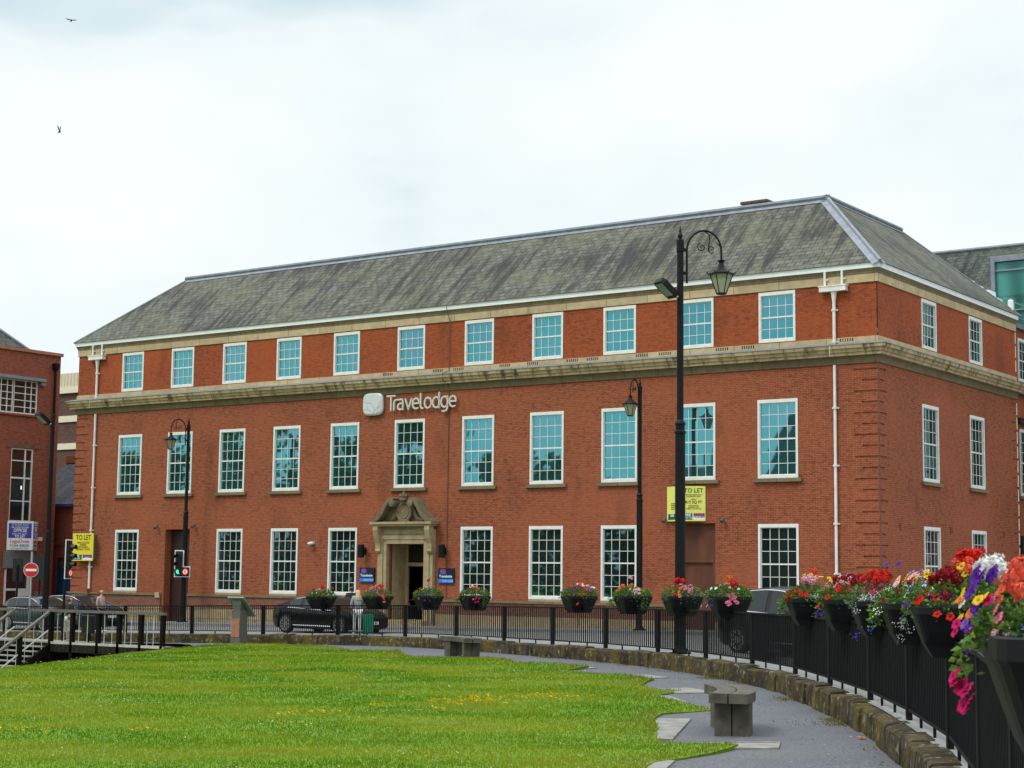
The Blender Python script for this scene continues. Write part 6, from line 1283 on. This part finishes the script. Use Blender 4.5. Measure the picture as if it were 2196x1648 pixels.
planter(PS(1), 'mostly green planter before the middle lamp post, orange flowers left and pink right', [(g, 'orange', 4, (-.12, -.15, .02), .1, 1.3), (g, 'palepink', 1, (-.15, .0, .22), .02, 1.3), (pt, 'red', 3, (-.35, -.1, 0), .1, .8), (pt, 'palepink', 5, (.42, -.05, -.02), .06, 1), (lo, 'white', 3, (-.2, -.25, 0), .12, .8)], FOL[1], 6)
planter(PS(2), 'planter before the boarded doorway, red on top, pink right and purple hanging in front', [(g, 'red', 4, (-.1, 0, .14), .08, 1.5), (pt, 'pink', 6, (.35, 0, .02), .1, 1.1), (pt, 'purple', 4, (-.12, -.42, -.24), .06, 1), (g, 'red', 2, (.1, -.2, 0), .1, 1), (pt, 'orange', 3, (.3, -.2, 0), .1, .9), (pt, 'red', 4, (-.35, -.1, 0), .1, .7)], FOL[2], 7)
planter(PS(3), 'planter left of the parked estate car, pink flowers both ends with white and orange', [(pt, 'pink', 7, (-.32, -.15, .0), .1, 1.1), (g, 'orange', 3, (.02, 0, .16), .05, 1.1), (pt, 'white', 6, (-.05, -.2, .02), .18, .9), (pt, 'purple', 5, (.05, -.35, -.12), .1, 1), (g, 'red', 2, (.30, .05, .10), .04, 1.5), (pt, 'pink', 7, (.5, -.1, -.10), .06, 1.2), (pt, 'crimson', 4, (-.1, 0, .05), .12, .9), (pt, 'yellow', 2, (-.3, 0, 0), .1, .9)], FOL[0], 8)
planter(PS(5), 'planter in front of the parked estate car, purple left, yellow top and red in front', [(pt, 'purple', 8, (-.38, -.1, .02), .1, 1.2), (pt, 'yellow', 4, (.05, .05, .14), .1, 1.1), (g, 'palepink', 5, (.1, -.05, .12), .08, 1.3), (pt, 'magenta', 7, (-.22, -.28, -.06), .1, 1.2), (g, 'red', 4, (.05, -.38, -.1), .07, 1.3), (g, 'coral', 2, (-.22, .1, .22), .04, 1.2), (pt, 'violet', 4, (-.3, 0, .08), .1, 1.1), (pt, 'red', 4, (.35, -.2, -.05), .08, 1)], FOL[1], 9)
planter(PS(6), 'planter below the white right hand downpipe, crimson with white starred purple flowers', [(st_, 'purple', 6, (-.1, 0, .12), .12, 1.3), (g, 'crimson', 5, (.25, 0, .12), .1, 1.3), (pt, 'red', 6, (-.35, -.2, -.04), .09, 1.2), (pt, 'palepink', 4, (.1, -.2, .04), .1, 1.2), (pt, 'red', 8, (.2, -.25, 0), .14, 1.1), (lo, 'white', 5, (-.1, -.3, 0), .15, 1), (pt, 'purple', 3, (.1, -.45, -.25), .06, 1), (g, 'coral', 3, (-.15, 0, .08), .08, 1)], FOL[0], 10)
planter(PS(7)-.55, 'planter at the hotel corner, deep pink and red flowers throughout', [(pt, 'magenta', 12, (-.2, -.2, 0), .16, 1.2), (g, 'red', 5, (.15, 0, .12), .1, 1.4), (pt, 'crimson', 6, (.1, -.1, .08), .15, 1.2), (pt, 'violet', 2, (-.05, .1, .25), .05, 1.2), (pt, 'orange', 4, (-.2, .1, .06), .1, 1), (lo, 'white', 6, (.3, -.3, -.1), .1, 1.2), (lo, 'blue', 4, (.35, -.35, -.2), .08, 1.3)], FOL[2], 11)
planter(PS(8)-.75, 'planter below the first side windows, yellow and white flowers over a pale trailing stem', [(pt, 'yellow', 12, (-.1, 0, .1), .16, 1.1), (st_, 'purple', 4, (-.35, .05, .12), .08, 1.4), (pt, 'palepink', 5, (.0, -.1, .06), .12, 1.1), (pt, 'violet', 4, (.2, .1, .1), .12, 1.1), (pt, 'orange', 4, (-.3, -.2, .02), .1, 1.1), (lo, 'white', 9, (.0, -.3, -.05), .2, 1.3), (pt, 'crimson', 3, (.15, -.25, 0), .1, 1)], FOL[1], 12)
planter(PS(9)-.95, 'planter with a big red geranium, white starred flowers and purple petunias', [(g, 'red', 3, (-.15, .1, .25), .06, 1.7), (st_, 'purple', 5, (-.1, -.25, 0), .1, 1.5), (g, 'crimson', 6, (.05, -.15, .05), .1, 1.4), (pt, 'yellow', 6, (.2, .1, .14), .14, 1.2), (pt, 'purple', 6, (.1, -.32, -.1), .1, 1.4), (pt, 'white', 5, (.0, -.3, -.02), .12, 1.1), (pt, 'red', 6, (.3, -.25, -.06), .09, 1.2), (lo, 'white', 8, (-.2, -.4, -.15), .1, 1.3), (g, 'coral', 3, (.25, .1, .2), .08, 1.2)], FOL[0], 13)
NF = leaves(31, 5200, .030, (.46, .45, .22), .05)
sN = s_at(22.74, -51.75)
nr = planter(sN, 'nearest large black planter at the right edge with big purple, white and coral blooms', [(pt, 'pink', 8, (0, .1, .06), .18, .8), (g, 'coral', 3, (.1, .2, .12), .08, 1.0), (pt, 'violet', 5, (.1, .1, .08), .15, .8)], NF, 15, near=True)
nr.location.z += .045
r_ = random.Random(5)
def bloom(kind, colr, lx, ly, z, sc, d=(.25, -.75, .45)):
    f = link('flower_head', flower(kind, colr, r_.randrange(2), True), nr, (lx, ly, z-(.075 if z > .3 else .03))); f.scale = (sc,)*3; f.rotation_euler = (Vector(d)+Vector((r_.gauss(0, .15), r_.gauss(0, .15), r_.gauss(0, .15)))).to_track_quat('Z', 'Y').to_euler()
for a in ((pt, 'purple', .05, -.47, .53, .95), (pt, 'purple', .0, -.455, .575, .9), (pt, 'purple', .02, -.44, .57, .8), (pt, 'purple', .08, -.455, .485, .85), (pt, 'purple', .02, -.405, .58, .8), (pt, 'yellow', .12, -.455, .50, .5), (pt, 'yellow', .12, -.435, .51, .45), (pt, 'magenta', .13, -.425, .50, .5), (pt, 'orange', .05, -.475, .46, .6),
          (g, 'white', -.1, -.42, .605, .75), (g, 'white', -.1, -.385, .61, .75), (g, 'white', -.05, -.36, .59, .6), (g, 'coral', .1, -.335, .565, .95), (g, 'coral', .1, -.325, .605, .8), (g, 'coral', .15, -.325, .53, .7), (pt, 'coral', .1, -.385, .53, .6), (pt, 'coral', .12, -.39, .50, .45),
          (pt, 'pink', .15, -.405, .47, .5), (pt, 'pink', .17, -.40, .445, .55), (pt, 'pink', .18, -.395, .42, .5), (pt, 'pink', .12, -.415, .50, .4), (g, 'palepink', .2, -.41, .40, .3), (g, 'palepink', .2, -.375, .39, .3), (lo, 'blue', .3, -.345, .42, .8), (lo, 'blue', .3, -.33, .40, .8), (lo, 'blue', .2, -.32, .44, .7), (lo, 'white', .2, -.40, .39, .4), (lo, 'white', .3, -.36, .36, .4),
          (pt, 'violet', .0, -.49, .425, .6), (pt, 'violet', .0, -.475, .43, .55), (pt, 'purple', .05, -.48, .41, .55), (pt, 'purple', .08, -.485, .30, .45), (pt, 'yellow', .05, -.478, .395, .5), (pt, 'yellow', -.1, -.50, .44, .4), (pt, 'magenta', -.05, -.515, .42, .5), (pt, 'magenta', -.05, -.52, .395, .5), (pt, 'orange', -.1, -.50, .50, .5), (pt, 'yellow', -.1, -.49, .52, .45), (pt, 'white', -.1, -.49, .49, .6),
          (pt, 'magenta', .1, -.51, .185, .75), (pt, 'magenta', .1, -.535, .215, .6), (pt, 'magenta', .08, -.52, .225, .55), (pt, 'magenta', .12, -.495, .175, .75), (pt, 'magenta', .12, -.485, .145, .7), (pt, 'magenta', .1, -.505, .125, .65), (pt, 'magenta', .1, -.53, .20, .55)): bloom(*a)
r_ = random.Random(8); vs, fs, cl = [], [], []
for i in range(44):
    f = i/44; p = Vector((.08+r_.gauss(0, .03), -.43-.07*math.sin(f*2.0)+r_.gauss(0, .015), .36-.17*f)); d = Vector((r_.gauss(.2, .6), -.5+r_.gauss(0, .4), r_.gauss(-.3, .5))).normalized(); n_ = d.orthogonal().normalized(); n_.rotate(Matrix.Rotation(r_.uniform(0, 6.28), 3, d)); sd_ = d.cross(n_); L_ = r_.uniform(.022, .042); w_ = L_*.36; b = len(vs)
    vs += [p, p+d*L_*.45+sd_*w_, p+d*L_-n_*L_*.2, p+d*L_*.45-sd_*w_, p+d*L_*.5+n_*L_*.08]; fs += [(b, b+1, b+4), (b+1, b+2, b+4), (b+2, b+3, b+4), (b+3, b, b+4)]; k = r_.random(); cl += [np.array([.07, .17, .02])*(1-k)+np.array([.20, .32, .06])*k]*5
link('trailing_foliage', colmesh('trailing_foliage', vs, fs, cl, M['leaf']), nr)
mb = MB(); mb.box(.37, .405, -.375, -.29, .232, .272); obj('label_sticker', mb, M['signal_black'], nr)
mb = MB(); mb.tube([(.407, -.360+.012*math.cos(a), .256+.012*math.sin(a)) for a in [2*math.pi*i/14 for i in range(13)]], .002, 4, cap=False); mb.tube([(.407, -.345, .243), (.407, -.345, .27)], .002, 4); mb.box(.404, .4072, -.338, -.30, .252, .260); obj('sticker_emblem', mb, plain('dull_gold', (.30, .17, .03), .5), nr); mb = MB(); mb.box(.404, .4065, -.372, -.295, .236, .238); obj('sticker_line', mb, M['grey_metal'], nr)
t = thing('fallen_flower', 'single orange flower head fallen on the gravel path by the wall', 'flower', (15.05, -36.15, G(15.05, -36.15)-.33)); o = link('flower_head', flower(pt, 'orange', 0), t); o.scale = (1.4,)*3
# ------------------------------------------------------------------ trees and houses across the park, seen in the window panes
def tree(lab, x, y, h, rad, seed, low=.18, z0=-1.0, grp='trees across the park'):
    r_ = random.Random(seed); t = thing('tree', lab, 'tree', (x, y, z0), 0, grp); mb = MB(); mb.tube([(0, 0, -3), (0, 0, h*.3), (.2, .1, h*.6), (.1, .2, h*.85)], [.4, .32, .2, .05], 8)
    for i in range(7): a = i*.9; z = h*(.3+.07*i); mb.tube([(0, 0, z), (rad*.5*math.cos(a), rad*.5*math.sin(a), z+h*.12), (rad*.8*math.cos(a), rad*.8*math.sin(a), z+h*.16)], [.14, .09, .03], 5)
    obj('trunk', mb, M['bark'], t); vs, fs, cl = [], [], []
    cl_ = [(r_.gauss(0, .42)*rad, r_.gauss(0, .42)*rad, h*r_.uniform(low, .95)) for _ in range(26)]
    for i in range(2600):
        c = r_.choice(cl_); f = 1-.75*max(0, (c[2]/h-.5)*2)**1.6; q = Vector((c[0]*f, c[1]*f, c[2]))+Vector((r_.gauss(0, 1), r_.gauss(0, 1), r_.gauss(0, .8)))*rad*.16
        if q.z > h: q.z = h-r_.random()*.6
        d = Vector((r_.gauss(0, 1), r_.gauss(0, 1), r_.gauss(0, 1))).normalized(); u = d.orthogonal().normalized(); v = d.cross(u); L_ = r_.uniform(.25, .5); b = len(vs); vs += [q-u*L_, q+v*L_*.6, q+u*L_, q-v*L_*.6]; fs.append((b, b+1, b+2, b+3)); k = r_.random(); cl += [np.array([.03, .07, .015])*(1-k)+np.array([.07, .13, .03])*k]*4
    link('crown', colmesh('crown', vs, fs, cl, M['leaf']), t)
for i, (x, y, h, rad) in enumerate(((-100, -52, 13.8, 6), (-90, -50, 12.8, 6), (-80.5, -50, 17.6, 5.2), (-72.5, -52, 14.2, 4.8), (-66.5, -50, 13.4, 3.6), (-60.5, -49, 18.5, 4.6), (-53.5, -52, 11.6, 4.4), (-46.5, -51, 11.2, 4.2), (-40, -53, 8.8, 4))):
    tree(['tall dark green tree on the far side of the park, reflected in the windows', 'broad green tree on the far side of the park, reflected in the windows'][i % 2], x, y, h+1.0, rad, 50+i, .12)
for i, (x, y, h) in enumerate(((28, 62, 15), (38, 80, 17), (20, 82, 16), (46, 100, 18))): tree('dark green tree added past the side street to darken the side window reflections', x, y, h, 7, 80+i, .1, .3, 'trees added for the side window reflections')  # out of view, added so the side panes mirror something dark
hd = MB(); vs, fs, cl = [], [], []
for i in range(3800):
    x = random.uniform(-112, -18); y = -57+random.gauss(0, .8); z = random.uniform(-2, 5.2); b = len(vs); L_ = random.uniform(.3, .6); a = random.uniform(0, 6.28); vs += [(x-L_*math.cos(a), y-L_*math.sin(a), z), (x, y, z-L_*.5), (x+L_*math.cos(a), y+L_*math.sin(a), z), (x, y, z+L_*.5)]; fs.append((b, b+1, b+2, b+3)); cl += [np.array([.03, .065, .02])*random.uniform(.5, 1.3)]*4
tag(link('leaf_screen', colmesh('leaf_screen', vs, fs, cl, M['leaf'])), 'tall dark leafy screen added across the park to darken the ground window reflections', 'leaf_screen')  # unseen leaf sheet added to fill the ground floor reflections with dark
def house(lab, x0, x1, y0, y1, z1, zr, ch):
    t = thing('brick_house', lab, 'house', ((x0+x1)/2, y0, -1), 0, 'houses across the park', world=True); mb = MB(); mb.box(x0, x1, y0, y1, -3, z1); obj('wall', mb, M['brick_brown'], t)
    mb = MB(); ym = (y0+y1)/2; mb.add([(x0-.3, y1+.3, z1-.1), (x1+.3, y1+.3, z1-.1), (x1-.3, ym, zr), (x0+.3, ym, zr), (x0-.3, y0-.3, z1-.1), (x1+.3, y0-.3, z1-.1)], [(0, 1, 2, 3), (5, 4, 3, 2), (1, 5, 2), (4, 0, 3)]); rf = obj('roof', mb, M['slate_dark'], t)
    for x in ch: mb = MB(); mb.box(x-.55, x+.55, ym-.4, ym+.4, zr-1.2, zr+1.1); mb.box(x-.42, x-.08, ym-.15, ym+.2, zr+1.1, zr+1.6); mb.box(x+.08, x+.42, ym-.15, ym+.2, zr+1.1, zr+1.6); obj('chimney', mb, M['brick_brown'], rf, loc=Z0)
house('small brown brick house across the park with one chimney, reflected in the windows', -38.5, -32.2, -58, -50, 7.6, 10.4, (-35.2,))
house('taller brown brick house across the park with a steep roof, reflected in the windows', -29.6, -17, -60, -50, 9.0, 14.6, (-24,))
print('done')
